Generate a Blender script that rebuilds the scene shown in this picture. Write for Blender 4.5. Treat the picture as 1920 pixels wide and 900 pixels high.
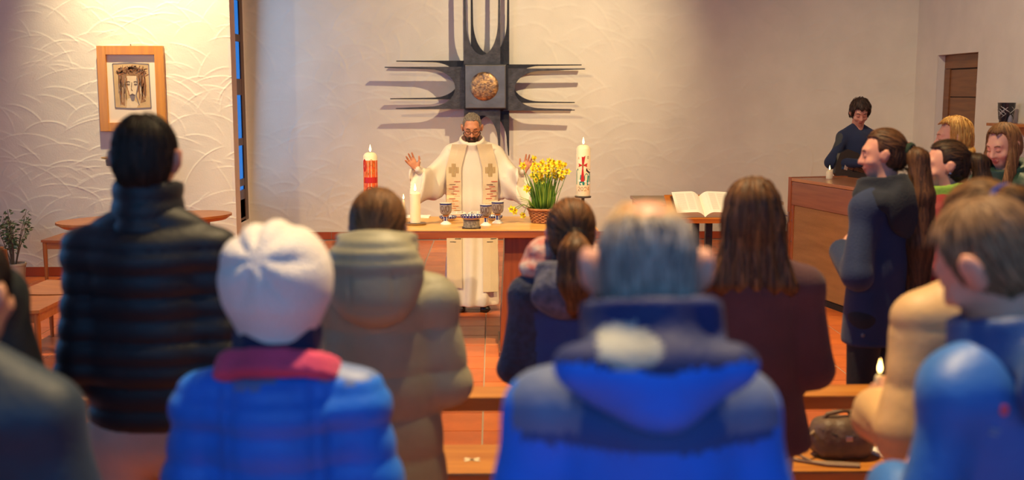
import bpy, bmesh, math, random
import numpy as np
from mathutils import Vector, Matrix
from mathutils.bvhtree import BVHTree

for o in list(bpy.data.objects): bpy.data.objects.remove(o, do_unlink=True)
SC = bpy.context.scene
COL = SC.collection
R_ = math.radians
random.seed(5); np.random.seed(5)

# ------------------------------------------------------------------ camera
FPX, CAMH, PITCH, YAW = 2050.0, 1.88, 7.64, 1.0
cam_d = bpy.data.cameras.new('camera'); cam = bpy.data.objects.new('camera', cam_d); COL.objects.link(cam)
cam_d.sensor_width = 36.0; cam_d.lens = 36.0*FPX/1920.0
cam_d.clip_start = 0.05; cam_d.clip_end = 200
cam.location = (0, 0, CAMH)
cam.rotation_euler = (R_(90-PITCH), 0, R_(-YAW))
cam_d.dof.use_dof = True; cam_d.dof.focus_distance = 9.4; cam_d.dof.aperture_fstop = 1.9
SC.camera = cam
CM = cam.rotation_euler.to_matrix()
def ray(px, py): return CM @ Vector(((px-960)/FPX, -(py-450)/FPX, -1.0))
def at(px, py, Y):
    d = ray(px, py); return Vector((0, 0, CAMH)) + d*(Y/d.y)
def atz(px, py, Z):
    d = ray(px, py); return Vector((0, 0, CAMH)) + d*((Z-CAMH)/d.z)

# ------------------------------------------------------------------ world and light
W = bpy.data.worlds.new('dusk'); SC.world = W; W.use_nodes = True
W.node_tree.nodes['Background'].inputs[0].default_value = (0.02, 0.29, 0.82, 1)
W.node_tree.nodes['Background'].inputs[1].default_value = 1.0
SC.view_settings.view_transform = 'Standard'; SC.view_settings.look = 'None'
SC.view_settings.gamma = 1.0; SC.view_settings.use_curve_mapping = False
SC.view_settings.exposure = 0.0

WARM = (1.0, 0.72, 0.36); WARM2 = (1.0, 0.80, 0.52); COOL = (0.20, 0.50, 1.0)
def spot(name, loc, aim, power, angle, blend=0.6, color=WARM, size=0.06):
    l = bpy.data.lights.new(name, 'SPOT'); l.energy = power; l.spot_size = R_(angle); l.spot_blend = blend
    l.color = color; l.shadow_soft_size = size
    o = bpy.data.objects.new(name, l); COL.objects.link(o); o.location = loc
    o.rotation_euler = (Vector(aim)-Vector(loc)).to_track_quat('-Z', 'Y').to_euler(); return o
def area(name, loc, aim, power, sx, sy, color):
    l = bpy.data.lights.new(name, 'AREA'); l.energy = power; l.shape = 'RECTANGLE'; l.size = sx; l.size_y = sy; l.color = color
    o = bpy.data.objects.new(name, l); COL.objects.link(o); o.location = loc
    o.rotation_euler = (Vector(aim)-Vector(loc)).to_track_quat('-Z', 'Y').to_euler(); return o
spot('spot_cross', (2.2, 10.35, 5.0), (-0.1, 14.1, 2.0), 880, 72, 1.0, WARM2, 0.035)
spot('spot_picture', (-3.45, 10.1, 5.2), (-3.4, 11.3, 3.15), 1350, 60, 1.0, (1.0, 0.80, 0.50), 0.05)
spot('spot_altar', (-2.95, 5.4, 5.0), (0.0, 9.4, 1.0), 1250, 66, 0.8, WARM, 0.05)
spot('spot_altar_right', (3.0, 5.6, 5.0), (0.6, 9.0, 0.8), 780, 58, 0.8, WARM, 0.05)
spot('spot_choir', (3.9, 7.6, 5.1), (4.3, 7.0, 0.6), 900, 70, 0.9, WARM, 0.05)
spot('spot_nave', (0.5, 4.3, 5.2), (0.3, 5.3, 0.3), 1350, 96, 0.9, WARM, 0.06)
spot('spot_wall_left', (-2.95, 5.5, 5.0), (-1.75, 14.1, 1.7), 240, 40, 0.8, WARM, 0.04)
spot('spot_wall_right', (2.7, 8.4, 5.1), (5.4, 11.9, 1.9), 400, 74, 1.0, (1.0, 0.83, 0.62), 0.06)
spot('spot_front_rows', (0.5, 3.0, 5.3), (0.15, 1.85, 1.6), 1350, 50, 0.9, WARM, 0.08)
spot('fill_left_seats', (-3.3, 7.7, 5.1), (-3.6, 8.4, 0.3), 700, 62, 0.9, WARM, 0.06)  # added fill to brighten the left seats, no known lamp there
area('daylight_rear_window', (-0.3, -2.86, 3.3), (0, 3.5, 1.3), 120, 7.0, 2.2, COOL)
area('daylight_corner_window', (-3.11, 13.25, 2.1), (0.5, 12.9, 1.9), 26, 1.3, 3.2, COOL)
area('daylight_left_window', (-5.86, 5.5, 2.6), (0, 7.2, 1.2), 80, 3.0, 2.6, COOL)

# ------------------------------------------------------------------ helpers
def lin(c):
    return tuple((x/255/12.92 if x/255 <= 0.04045 else ((x/255+0.055)/1.055)**2.4) for x in c)
MATS = {}
def mat(name, rgb, rough=0.6, metal=0.0, var=0.0, vscale=8.0, bump=0.0, bscale=40.0, stretch=None, emit=None, es=0.0,
        sheen=0.0, spec=0.5, sss=0.0, rgb2=None, trans=0.0, coat=0.0, detail=4.0):
    if name in MATS: return MATS[name]
    m = bpy.data.materials.new(name); m.use_nodes = True; nt = m.node_tree; b = nt.nodes['Principled BSDF']
    c = (*lin(rgb), 1)
    b.inputs['Base Color'].default_value = c; b.inputs['Roughness'].default_value = rough; b.inputs['Metallic'].default_value = metal
    b.inputs['Specular IOR Level'].default_value = spec
    if sheen: b.inputs['Sheen Weight'].default_value = sheen; b.inputs['Sheen Roughness'].default_value = 0.5
    if sss:
        b.inputs['Subsurface Weight'].default_value = sss; b.inputs['Subsurface Radius'].default_value = (0.012, 0.005, 0.003); b.inputs['Subsurface Scale'].default_value = 1.0
    if trans: b.inputs['Transmission Weight'].default_value = trans; b.inputs['IOR'].default_value = 1.06
    if coat: b.inputs['Coat Weight'].default_value = coat; b.inputs['Coat Roughness'].default_value = 0.15
    if emit: b.inputs['Emission Color'].default_value = (*lin(emit), 1); b.inputs['Emission Strength'].default_value = es
    if var or bump:
        tc = nt.nodes.new('ShaderNodeTexCoord'); mp = nt.nodes.new('ShaderNodeMapping')
        nt.links.new(tc.outputs['Object'], mp.inputs[0])
        if stretch: mp.inputs['Scale'].default_value = stretch
    if var:
        n = nt.nodes.new('ShaderNodeTexNoise'); n.inputs['Scale'].default_value = vscale; n.inputs['Detail'].default_value = detail
        nt.links.new(mp.outputs[0], n.inputs[0])
        r = nt.nodes.new('ShaderNodeValToRGB'); r.color_ramp.elements[0].position = 0.3; r.color_ramp.elements[1].position = 0.7
        lo = lin(rgb2) if rgb2 else tuple(x*(1-var) for x in c[:3]); hi = c[:3] if rgb2 else tuple(min(1, x*(1+var*0.6)) for x in c[:3])
        r.color_ramp.elements[0].color = (*lo, 1); r.color_ramp.elements[1].color = (*hi, 1)
        nt.links.new(n.outputs[0], r.inputs[0]); nt.links.new(r.outputs[0], b.inputs['Base Color'])
    if bump:
        n2 = nt.nodes.new('ShaderNodeTexNoise'); n2.inputs['Scale'].default_value = bscale; n2.inputs['Detail'].default_value = 3
        nt.links.new(mp.outputs[0], n2.inputs[0])
        bp = nt.nodes.new('ShaderNodeBump'); bp.inputs['Strength'].default_value = bump; bp.inputs['Distance'].default_value = 0.01
        nt.links.new(n2.outputs[0], bp.inputs['Height']); nt.links.new(bp.outputs[0], b.inputs['Normal'])
    MATS[name] = m; return m
def wood(name, rgb, rgb2, axis='x', rough=0.4, scale=3.0, coat=0.15):
    s = {'x': (0.6, 9, 9), 'y': (9, 0.6, 9), 'z': (9, 9, 0.6)}[axis]
    return mat(name, rgb, rough, var=0.4, vscale=scale, stretch=s, rgb2=rgb2, bump=0.08, bscale=scale*4, coat=coat, detail=6.0)

class MB:
    def __init__(s): s.v = []; s.f = []; s.m = []
    def add(s, v, f, m=0):
        o = len(s.v); s.v += [tuple(p) for p in v]; s.f += [tuple(i+o for i in q) for q in f]; s.m += [m]*len(f); return s
    def box(s, lo, hi, m=0, M=None, bev=0.0):
        bm = bmesh.new(); bmesh.ops.create_cube(bm, size=1.0)
        lo = Vector(lo); hi = Vector(hi)
        for v in bm.verts: v.co = Vector(((lo[i]+hi[i])/2 + v.co[i]*(hi[i]-lo[i])) for i in range(3))
        if bev: bmesh.ops.bevel(bm, geom=list(bm.edges), offset=bev, segments=2, affect='EDGES', profile=0.7)
        bm.verts.index_update()
        v = [(M @ x.co if M else x.co.copy()) for x in bm.verts]; f = [[x.index for x in q.verts] for q in bm.faces]; bm.free()
        return s.add(v, f, m)
    def tube(s, pts, r, n=8, m=0, cap=True, flat=1.0):
        pts = [Vector(p) for p in pts]; k = len(pts); v = []; up = None
        rr = r if hasattr(r, '__len__') else [r]*k
        for i in range(k):
            t = (pts[min(i+1, k-1)]-pts[max(i-1, 0)]).normalized()
            if up is None: up = (Vector((0, 0, 1)) if abs(t.z) < 0.9 else Vector((1, 0, 0)))
            a = (up - t*up.dot(t)).normalized(); b = t.cross(a); up = a
            for j in range(n):
                th = 2*math.pi*j/n; v.append(pts[i] + (a*math.cos(th)*flat + b*math.sin(th))*rr[i])
        f = [(i*n+j, i*n+(j+1) % n, (i+1)*n+(j+1) % n, (i+1)*n+j) for i in range(k-1) for j in range(n)]
        if cap: f += [tuple(range(n-1, -1, -1)), tuple(range((k-1)*n, k*n))]
        return s.add(v, f, m)
    def lathe(s, prof, n=24, m=0, c=(0, 0, 0), sx=1.0, sy=1.0):
        k = len(prof); v = [(c[0]+r*math.cos(2*math.pi*j/n)*sx, c[1]+r*math.sin(2*math.pi*j/n)*sy, c[2]+z) for r, z in prof for j in range(n)]
        f = [(i*n+j, i*n+(j+1) % n, (i+1)*n+(j+1) % n, (i+1)*n+j) for i in range(k-1) for j in range(n)]
        f += [tuple(range(n-1, -1, -1)), tuple(range((k-1)*n, k*n))]
        return s.add(v, f, m)
    def prism(s, poly, y0, y1, m=0):                       # polygon in x,z swept along y
        k = len(poly); v = [(x, y0, z) for x, z in poly] + [(x, y1, z) for x, z in poly]
        f = [tuple(range(k)), tuple(range(2*k-1, k-1, -1))] + [(i, i+k, (i+1) % k+k, (i+1) % k) for i in range(k)]
        return s.add(v, f, m)
    def strip(s, A, B, t, m=0):                            # ribbon between point rows A and B with thickness vector t
        k = len(A); t = Vector(t); v = [Vector(p) for p in A]+[Vector(p) for p in B]+[Vector(p)+t for p in A]+[Vector(p)+t for p in B]
        f = []
        for i in range(k-1):
            f += [(i, i+1, k+i+1, k+i), (2*k+i+1, 2*k+i, 3*k+i, 3*k+i+1), (i+1, i, 2*k+i, 2*k+i+1), (k+i, k+i+1, 3*k+i+1, 3*k+i)]
        f += [(0, k, 3*k, 2*k), (k-1, 3*k-1, 4*k-1, 2*k-1)]
        return s.add(v, f, m)
    def build(s, name, mats, parent=None, smooth=False, loc=None):
        me = bpy.data.meshes.new(name); me.from_pydata([tuple(p) for p in s.v], [], s.f)
        if not isinstance(mats, (list, tuple)): mats = [mats]
        for m in mats: me.materials.append(m)
        if len(mats) > 1: me.polygons.foreach_set('material_index', s.m)
        bm = bmesh.new(); bm.from_mesh(me); bmesh.ops.recalc_face_normals(bm, faces=bm.faces); bm.to_mesh(me); bm.free()
        if smooth:
            me.polygons.foreach_set('use_smooth', [True]*len(me.polygons))
            if smooth != 'full': me.set_sharp_from_angle(angle=R_(40))
        me.update(); o = bpy.data.objects.new(name, me); COL.objects.link(o)
        if parent: o.parent = parent
        if loc is not None: o.location = loc
        return o
def tag(o, label=None, cat=None, group=None, kind=None):
    if label: o['label'] = label
    if cat: o['category'] = cat
    if group: o['group'] = group
    if kind: o['kind'] = kind
    return o
def empty(name, loc=(0, 0, 0), rz=0.0):
    o = bpy.data.objects.new(name, None); COL.objects.link(o); o.location = loc; o.rotation_euler = (0, 0, rz); o.empty_display_size = 0.1; return o
def copy_obj(o, parent=None, loc=None):
    c = o.copy(); COL.objects.link(c); c.parent = parent
    if loc is not None: c.location = loc
    return c
# ------------------------------------------------------------------ the room
YB, YL, XR, XWIN, XL = 14.1, 11.27, 5.43, -3.14, -6.0
ZC = 5.6
XE = at(437, 225, YL).x
plaster = mat('white_plaster', (235, 224, 199), 0.85, var=0.05, vscale=3, bump=0.12, bscale=60)
plain = mat('plain_plaster', (230, 218, 200), 0.85, bump=0.2, bscale=25)
dark_wood = wood('dark_brown_wood', (96, 52, 26), (62, 32, 16), 'z')

def relief(W_, H_, res, n, amp, rmin, rmax, seed, soft=1.0, ridge=0.011):
    """height map of overlapping trowel arcs"""
    rng = np.random.RandomState(seed)
    nx, nz = int(W_/res)+1, int(H_/res)+1
    X, Z = np.meshgrid(np.linspace(0, W_, nx), np.linspace(0, H_, nz), indexing='ij'); Hm = np.zeros_like(X)
    for _ in range(n):
        cx, cz = rng.uniform(-.2, W_+.2), rng.uniform(-.3, H_+.1); r = rng.uniform(rmin, rmax); th0 = rng.normal(1.57, .55); half = rng.uniform(.5, 1.1); el = rng.uniform(.45, .9)
        w = r*rng.uniform(.25, .5)
        i0, i1 = max(0, int((cx-r-.05)/res)), min(nx, int((cx+r+.05)/res)+2); k0, k1 = max(0, int((cz-r-.05)/res)), min(nz, int((cz+r+.05)/res)+2)
        if i1 <= i0 or k1 <= k0: continue
        dx = X[i0:i1, k0:k1]-cx; dz = (Z[i0:i1, k0:k1]-cz)
        u = dx*math.sin(th0)-dz*math.cos(th0); v = dx*math.cos(th0)+dz*math.sin(th0)
        rr = np.sqrt(u*u+(v/el)**2); a = np.abs(np.arctan2(u, v/el))
        inside = np.clip((r-rr)/w, 0, 1); edge = np.clip((half-a)/.35, 0, 1)
        sl = Hm[i0:i1, k0:k1]
        ins = (rr < r) & (rr > r-w) & (a < half)
        flat = sl*0.35 + amp*0.55*(1-inside)*soft
        k = edge*np.clip((rr-(r-w))/(w*.5), 0, 1)
        sl[ins] = (sl*(1-k)+flat*k)[ins]
        sl += amp*np.exp(-((rr-r)/ridge)**2)*edge*rng.uniform(.3, 1)
    return Hm
def relief_wall(name, origin, ux, W_, H_, nrm, Hm, m, hole=None):
    nx, nz = Hm.shape; o = np.array(origin, float); ux = np.array(ux, float); nrm = np.array(nrm, float)
    I, K = np.meshgrid(np.linspace(0, W_, nx), np.linspace(0, H_, nz), indexing='ij')
    V = o + I[..., None]*ux + K[..., None]*np.array((0, 0, 1.0)) + Hm[..., None]*nrm
    idx = np.arange(nx*nz).reshape(nx, nz)
    F = np.stack([idx[:-1, :-1], idx[1:, :-1], idx[1:, 1:], idx[:-1, 1:]], -1).reshape(-1, 4)
    if hole:
        c_ = (I[:-1, :-1]+I[1:, 1:]).ravel()/2; k_ = (K[:-1, :-1]+K[1:, 1:]).ravel()/2; F = F[~((c_ > hole[0]) & (c_ < hole[1]) & (k_ < hole[2]))]
    me = bpy.data.meshes.new(name); me.from_pydata(V.reshape(-1, 3).tolist(), [], F.tolist()); me.materials.append(m)
    me.polygons.foreach_set('use_smooth', [True]*len(me.polygons)); me.update()
    ob = bpy.data.objects.new(name, me); COL.objects.link(ob); return ob
wall_back = empty('wall_back'); tag(wall_back, kind='structure')
wb_w = XR-XWIN
o = relief_wall('plaster_face', (XWIN, YB, 0), (1, 0, 0), wb_w, 3.6, (0, -1, 0), relief(wb_w, 3.6, .014, 800, .0042, .18, .55, 3, ridge=.016), plaster); o.parent = wall_back
MB().box((XWIN-.03, YB+.03, 0), (XR+.4, YB+.3, ZC)).box((XWIN-.03, YB+.0005, 3.59), (XR+.4, YB+.3, ZC)).build('wall_mass', plain, wall_back)
# partition with the picture
wall_left = empty('wall_left'); tag(wall_left, kind='structure')
wl_w = XE-XL
o = relief_wall('plaster_face', (XL, YL, 0), (1, 0, 0), wl_w, 3.6, (0, -1, 0), relief(wl_w, 3.6, .0078, 480, .0040, .2, .5, 8, ridge=.0065), plaster); o.parent = wall_left
MB().box((XL, YL+.03, 0), (XE, YL+.21, ZC)).box((XL, YL+.0005, 3.59), (XE, YL+.21, ZC)).box((XE-.03, YL-.001, 0), (XE+.001, YL+.04, 3.6), bev=.006).build('wall_mass', plain, wall_left)
# outer wall behind the partition, holding the tall window
wall_window = empty('wall_window'); tag(wall_window, kind='structure')
MB().box((XWIN-.3, YL+.21, 0), (XWIN, 12.45, ZC)).box((XWIN-.3, 12.45, 0), (XWIN, 14.04, 0.28)).box((XWIN-.025, 14.03, 0), (XWIN, YB+.05, ZC)).box((XWIN-.3, 12.45, 3.9), (XWIN, 14.04, ZC)).build('wall_mass', plain, wall_window)
win = empty('window_1', (XWIN-.012, 0, 0)); tag(win, 'tall narrow brown window with a column of blue panes beside the partition', 'window', kind='structure')
zz = [at(455, y, 13.75).z for y in (440, 342, 266, 178, 71, -20, -120)]
for y0, y1 in ((12.45, 12.53), (13.18, 13.25), (13.87, 14.04)): MB().box((-.012, y0, .28), (.012, y1, 3.9), bev=.004).build('mullion', dark_wood, win)
zb = [.28, .62] + [at(455, y, 13.75).z for y in (418, 342, 266, 163, 71, -8)] + [3.9]
thick = [.05, .06, .045, .045, .045, .1, .045, .05, .05]
for i, z in enumerate(zb): MB().box((-.011, 12.5, z-thick[i]), (.009, 13.98, z+thick[i]), bev=.003).build('transom', dark_wood, win)
glass = mat('window_glass', (200, 225, 245), 0.05, trans=1.0, spec=0.3)
for i in range(len(zb)-1):
    for y0, y1 in ((12.53, 13.18), (13.25, 13.87)): MB().box((-.006, y0, zb[i]+thick[i]), (.002, y1, zb[i+1]-thick[i+1])).build('pane', glass, win)
# right wall with the door recess
snap = lambda y: YB-round((YB-y)/.02)*.02
DY0, DY1, DZ = snap(FPX*XR/905.0), snap(FPX*XR/829.0), 2.34
wall_right = empty('wall_right'); tag(wall_right, kind='structure')
rw = 6.0
o = relief_wall('plaster_face', (XR, YB, 0), (0, -1, 0), rw, 3.6, (-1, 0, 0), relief(rw, 3.6, .02, 300, .0024, .2, .5, 12, ridge=.018), plaster, (YB-DY1, YB-DY0, DZ)); o.parent = wall_right
MB().box((XR+.001, -3, 0), (XR+.35, YB-rw, ZC)).box((XR+.001, YB-rw, 3.6), (XR+.35, YB+.3, ZC)).box((XR+.002, YB-rw, 0), (XR+.35, DY0, 3.6)).box((XR+.002, DY1, 0), (XR+.35, YB+.3, 3.6)).box((XR+.002, DY0, DZ), (XR+.35, DY1, 3.6)).build('wall_mass', plain, wall_right)
door_wood = wood('brown_door_wood', (142, 88, 42), (112, 66, 30), 'y')
door = empty('door_1', (XR+.1, 0, 0)); tag(door, 'brown wooden door with horizontal boards in a plastered recess', 'door', kind='structure')
MB().box((.012, DY0, 0), (.06, DY1, DZ)).build('backing', mat('door_joint', (40, 24, 14), .7), door)
MB().box((-.012, DY1-.16, 0), (.02, DY1-.005, DZ-.17), bev=.004).build('frame_post', door_wood, door)
MB().box((-.012, DY0+.005, DZ-.165), (.02, DY1-.005, DZ-.005), bev=.004).build('frame_head', door_wood, door)
zt = DZ-.18; k = 0
for hgt in (.33, .42, .42, .42, .42, .14):
    MB().box((0, DY0+.005, max(.01, zt-hgt+.012)), (.02, DY1-.17, zt), bev=.004).build('door_board', door_wood, door); zt -= hgt
# rear and side walls behind the camera, with the window openings the daylight comes through
wr = MB().box((XL-.2, -3.2, 0), (XR+.35, -3, 1.9)).box((XL-.2, -3.2, 4.6), (XR+.35, -3, ZC)).box((XL-.2, -3.2, 1.9), (-4.2, -3, 4.6)).box((3.6, -3.2, 1.9), (XR+.35, -3, 4.6)).build('wall_rear', plain); tag(wr, kind='structure')
wo = MB().box((XL-.2, -3.2, 0), (XL, YL+.3, 1.0)).box((XL-.2, -3.2, 4.2), (XL, YL+.3, ZC)).box((XL-.2, -3.2, 1.0), (XL, 3.8, 4.2)).box((XL-.2, 7.2, 1.0), (XL, YL+.3, 4.2)).build('wall_side', plain); tag(wo, kind='structure')
ce = MB().box((XL-.2, -3.2, ZC), (XR+.35, YB+.3, ZC+.2)).build('ceiling', mat('ceiling_wood', (120, 78, 48), .7, var=.2, vscale=4, stretch=(8, .5, 8))); tag(ce, kind='structure')

# floor of square terracotta tiles, 0.35 m
floor = empty('floor'); tag(floor, kind='structure')
MB().box((XL-.2, -3.2, -.2), (XR+.35, YB+.3, -.004)).build('mortar_bed', mat('grey_grout', (176, 158, 138), .9), floor)
terra = []
for i, c in enumerate(((216, 116, 58), (206, 106, 50), (222, 124, 64), (200, 104, 54))):
    terra.append(mat('terracotta_%d' % i, c, 0.42, var=.16, vscale=5, bump=.06, bscale=30, coat=.12))
TS = .35; TX0, TY0 = -.062, 7.35
tm = []
for m_ in terra:
    g = TS/2-.0045
    o = MB().box((-g, -g, -.02), (g, g, 0), bev=.003); me = o.build('tile', m_, floor); tm.append(me)
cells = []
for ix in range(-18, 17):
    for iy in range(-30, 20):
        x, y = TX0+(ix+.5)*TS, TY0+(iy+.5)*TS
        if XL+.1 < x < XR+.2 and -3 < y < YB-.02 and not (x < XWIN and y > YL+.3): cells.append((x, y, (ix*7+iy*13+ix*iy*3) % 4))
def shown(c):
    x, y, _ = c
    return y > 5.2 and abs(x-.017*y) < .47*y+.2
vis = sorted([c for c in cells if shown(c)], key=lambda c: c[1])[:300]; vs = set(vis)
used = [False]*4
for x, y, k in vis:
    if not used[k]: tm[k].location = (x, y, 0); used[k] = True
    else: copy_obj(tm[k], floor, (x, y, 0))
rest = MB(); g = TS/2-.0045
for x, y, k in cells:
    if (x, y, k) not in vs: rest.add([(x-g, y-g, -.01), (x+g, y-g, -.01), (x+g, y+g, -.01), (x-g, y+g, -.01), (x-g+.003, y-g+.003, 0), (x+g-.003, y-g+.003, 0), (x+g-.003, y+g-.003, 0), (x-g+.003, y+g-.003, 0)],
        [(4, 5, 6, 7), (0, 1, 5, 4), (1, 2, 6, 5), (2, 3, 7, 6), (3, 0, 4, 7)], k)
tag(rest.build('tile_field', terra, floor), kind='stuff')
skirt = mat('skirting_tile', (172, 74, 36), .38, var=.14, vscale=6, coat=.2)
for nm, x0, x1, y in (('baseboard_back', XWIN, XR, YB), ('baseboard_left', XL, XE, YL)):
    b = empty(nm); tag(b, kind='structure')
    MB().box((x0, y-.012, 0), (x1, y-.004, .1)).build('mortar', MATS['grey_grout'], b)
    x = x0
    n0 = None
    while x < x1-.02:
        w = min(.35, x1-x)
        if w < .345 or n0 is None:
            t_ = MB().box((0, -.02, .004), (w-.007, -.005, .1), bev=.002).build('skirting_tile', skirt, b, loc=(x, y, 0))
            if n0 is None: n0 = t_
        else: copy_obj(n0, b, (x, y, 0))
        x += .35
# ------------------------------------------------------------------ cross on the back wall
iron = mat('dark_cast_iron', (84, 80, 76), .4, metal=.45, var=.35, vscale=14, bump=.35, bscale=45)
iron2 = mat('blackened_iron', (50, 48, 49), .45, metal=.45, var=.3, vscale=14, bump=.3, bscale=45)
def wxz(px, py, Y=YB-.2): p = at(px, py, Y); return p.x, p.z
cross = empty('wall_cross', (0, YB, 0)); tag(cross, 'large dark iron cross with pronged arms on the back wall', 'cross')
def arm_poly(c, d, w, b, a, L1, L2, tk=.034, tt=.012):
    """arm from centre-edge point c along d: two prongs joined by a concave web; n is d turned left"""
    n = (-d[1], d[0]); P = []
    def pt(u, v): P.append((c[0]+d[0]*u+n[0]*v, c[1]+d[1]*u+n[1]*v))
    h = w/2
    pt(0, -h); pt(L2, -h); pt(L2, -h+tt)
    for i in range(25):
        th = -math.pi/2+math.pi*i/24; pt(b+a*(1-math.cos(th)), (h-tk)*math.sin(th))
    pt(L1, h-tt); pt(L1, h); pt(0, h)
    return P
def arm(c_px, d, wpx, b, a, L1, L2, y0, y1, m, tk=.03):
    c = wxz(*c_px, Y=YB+y0); s = 145.0
    MB().prism(arm_poly(c, d, wpx/s, b/s, a/s, L1/s, L2/s, tk), y0, y1).build('cross_arm', m, cross)
# front layer
arm((878, 165), (-1, 0), 76, 24, 48, 132, 151, -.27, -.22, iron)
arm((944, 168), (1, 0), 76, 20, 48, 148, 130, -.27, -.22, iron)
arm((904, 124), (0, 1), 66, 20, 60, 250, 250, -.27, -.22, iron)
arm((904, 200), (0, -1), 66, 16, 50, 96, 96, -.27, -.22, iron)
# rear layer, a little offset
arm((880, 150), (-1, 0), 70, 20, 48, 145, 133, -.15, -.10, iron2, .02)
arm((942, 157), (1, 0), 70, 20, 48, 145, 133, -.15, -.10, iron2, .02)
arm((919, 122), (0, 1), 70, 20, 60, 250, 250, -.15, -.10, iron2, .03)
arm((919, 200), (0, -1), 70, 16, 50, 90, 90, -.15, -.10, iron2, .03)
x0, z0 = wxz(873, 203, YB-.3); x1, z1 = wxz(948, 122, YB-.3)
MB().box((x0+.03, -.3, z0-.02), (x1+.03, -.02, z1+.0), bev=.008).build('back_block', iron2, cross)
plate_m = mat('grey_steel_plate', (124, 119, 110), .34, metal=.5, var=.2, vscale=6, bump=.15, bscale=30)
MB().box((x0-.012, -.33, z0-.012), (x1+.012, -.275, z1+.012), bev=.006).build('joint_plate', iron2, cross)  # darker plate, shows as a joint line around the centre plate
MB().box((x0, -.37, z0), (x1, -.33, z1), bev=.012).build('centre_plate', plate_m, cross)
cx, cz = wxz(908, 162, YB-.36)
gold = mat('hammered_gold', (226, 176, 112), .34, metal=.75, var=.65, vscale=22, bump=1.0, bscale=42, rgb2=(92, 78, 84))
md = MB(); n = 36; rings = [(.178, 0), (.17, .012)] + [(.165*math.cos(t*math.pi/2/7), .012+.03*math.sin(t*math.pi/2/7)) for t in range(1, 7)] + [(.004, .043)]
v = []
for r, hgt in rings:
    for j in range(n): v.append((cx+r*math.cos(2*math.pi*j/n), -.37-hgt, cz+r*math.sin(2*math.pi*j/n)))
f = [(i*n+j, i*n+(j+1) % n, (i+1)*n+(j+1) % n, (i+1)*n+j) for i in range(len(rings)-1) for j in range(n)]+[tuple(range((len(rings)-1)*n, len(rings)*n))]
md.add(v, f); md.build('medallion', gold, cross, smooth=True)

# ------------------------------------------------------------------ framed picture
a0 = at(182, 86, YL-.03); b0 = at(313, 246, YL-.03); xw, zt_, zb_ = (b0.x-a0.x), a0.z, b0.z
pic = empty('framed_picture', (a0.x, YL-.008, zb_)); tag(pic, 'honey wood framed drawing of a thorn crowned head on the left wall', 'picture')
PH = zt_-zb_; PW = xw; fw = .088
honey = wood('honey_frame_wood', (222, 150, 18), (202, 128, 12), 'z', .35)
for lo, hi in (((0, 0), (fw, PH)), ((PW-fw, 0), (PW, PH)), ((fw, PH-fw), (PW-fw, PH)), ((fw, 0), (PW-fw, fw))):
    MB().box((lo[0], -.05, lo[1]), (hi[0], 0, hi[1]), bev=.003).build('frame_side', honey, pic)
MB().box((fw-.01, -.02, fw-.01), (PW-fw+.01, -.004, PH-fw+.01)).build('mat_board', mat('cream_board', (238, 222, 190), .8), pic)
# the drawing: sheet, border, hair, face, thorns as flat inked shapes
sheet = mat('tan_paper', (206, 172, 120), .85, var=.15, vscale=10)
ink_b = mat('brown_ink', (158, 118, 78), .85, var=.35, vscale=30); ink_g = mat('grey_ink', (126, 116, 116), .85); ink_d = mat('dark_ink', (112, 92, 80), .85); ink_l = mat('pale_face_paint', (226, 202, 160), .85, var=.12, vscale=14)
ink_r = mat('rust_ink', (166, 104, 62), .85)
sx0, sx1, sz0, sz1 = PW*.225, PW*.775, PH*.265, PH*.80
MB().box((sx0, -.0225, sz0), (sx1, -.0202, sz1)).build('paper', sheet, pic)
D = MB(); 
def dpt(u, w_, lay): return (sx0+(sx1-sx0)*u, -.0226-lay*.0004, sz0+(sz1-sz0)*w_)
def poly(pts, m, lay): D.add([dpt(u, w_, lay) for u, w_ in pts], [tuple(range(len(pts)))], m)
def stroke(pts, wd, m, lay):
    for (u0, w0), (u1, w1) in zip(pts[:-1], pts[1:]):
        dx, dz = u1-u0, w1-w0; L = math.hypot(dx, dz)+1e-6; nx, nz = -dz/L*wd, dx/L*wd
        D.add([dpt(u0-nx, w0-nz, lay), dpt(u1-nx, w1-nz, lay), dpt(u1+nx, w1+nz, lay), dpt(u0+nx, w0+nz, lay)], [(0, 1, 2, 3)], m)
rg = random.Random(3)
stroke([(.01, .02), (.0, .5), (-.01, .98), (.5, 1.0), (.98, .97), (.99, .5), (1.0, .02), (.5, .0), (.01, .02)], .014, 1, 1)
poly([(.16, .1), (.12, .5), (.15, .8), (.3, .9), (.7, .9), (.86, .8), (.9, .5), (.86, .16), (.7, .12), (.66, .5), (.6, .7), (.42, .72), (.36, .5), (.3, .06)], 0, 1)
poly([(.37, .72), (.63, .72), (.67, .5), (.62, .32), (.52, .2), (.45, .24), (.38, .4), (.35, .55)], 3, 2)
poly([(.42, .3), (.5, .34), (.58, .3), (.54, .17), (.47, .17)], 1, 3)
poly([(.36, .22), (.45, .24), (.56, .18), (.66, .1), (.6, .02), (.32, .02)], 3, 1)
for q in range(46):
    s_ = rg.choice((-1, 1)); u = .5+s_*rg.uniform(.17, .36); w0 = rg.uniform(.55, .85)
    stroke([(u, w0), (u+rg.uniform(-.03, .03), w0-rg.uniform(.1, .25)), (u+rg.uniform(-.05, .05), max(.05, w0-rg.uniform(.3, .55)))], .006, rg.choice((2, 4, 4, 3, 1)), 4)
for q in range(90):
    t = rg.uniform(-1, 1); u = .5+t*.4; w0 = .86-.06*t*t+rg.uniform(-.07, .07); an = rg.uniform(0, 3.14); L = rg.uniform(.04, .1)
    stroke([(u-L*math.cos(an), w0-L*.6*math.sin(an)), (u+L*math.cos(an), w0+L*.6*math.sin(an))], .007, rg.choice((4, 4, 0, 2)), 5)
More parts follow.
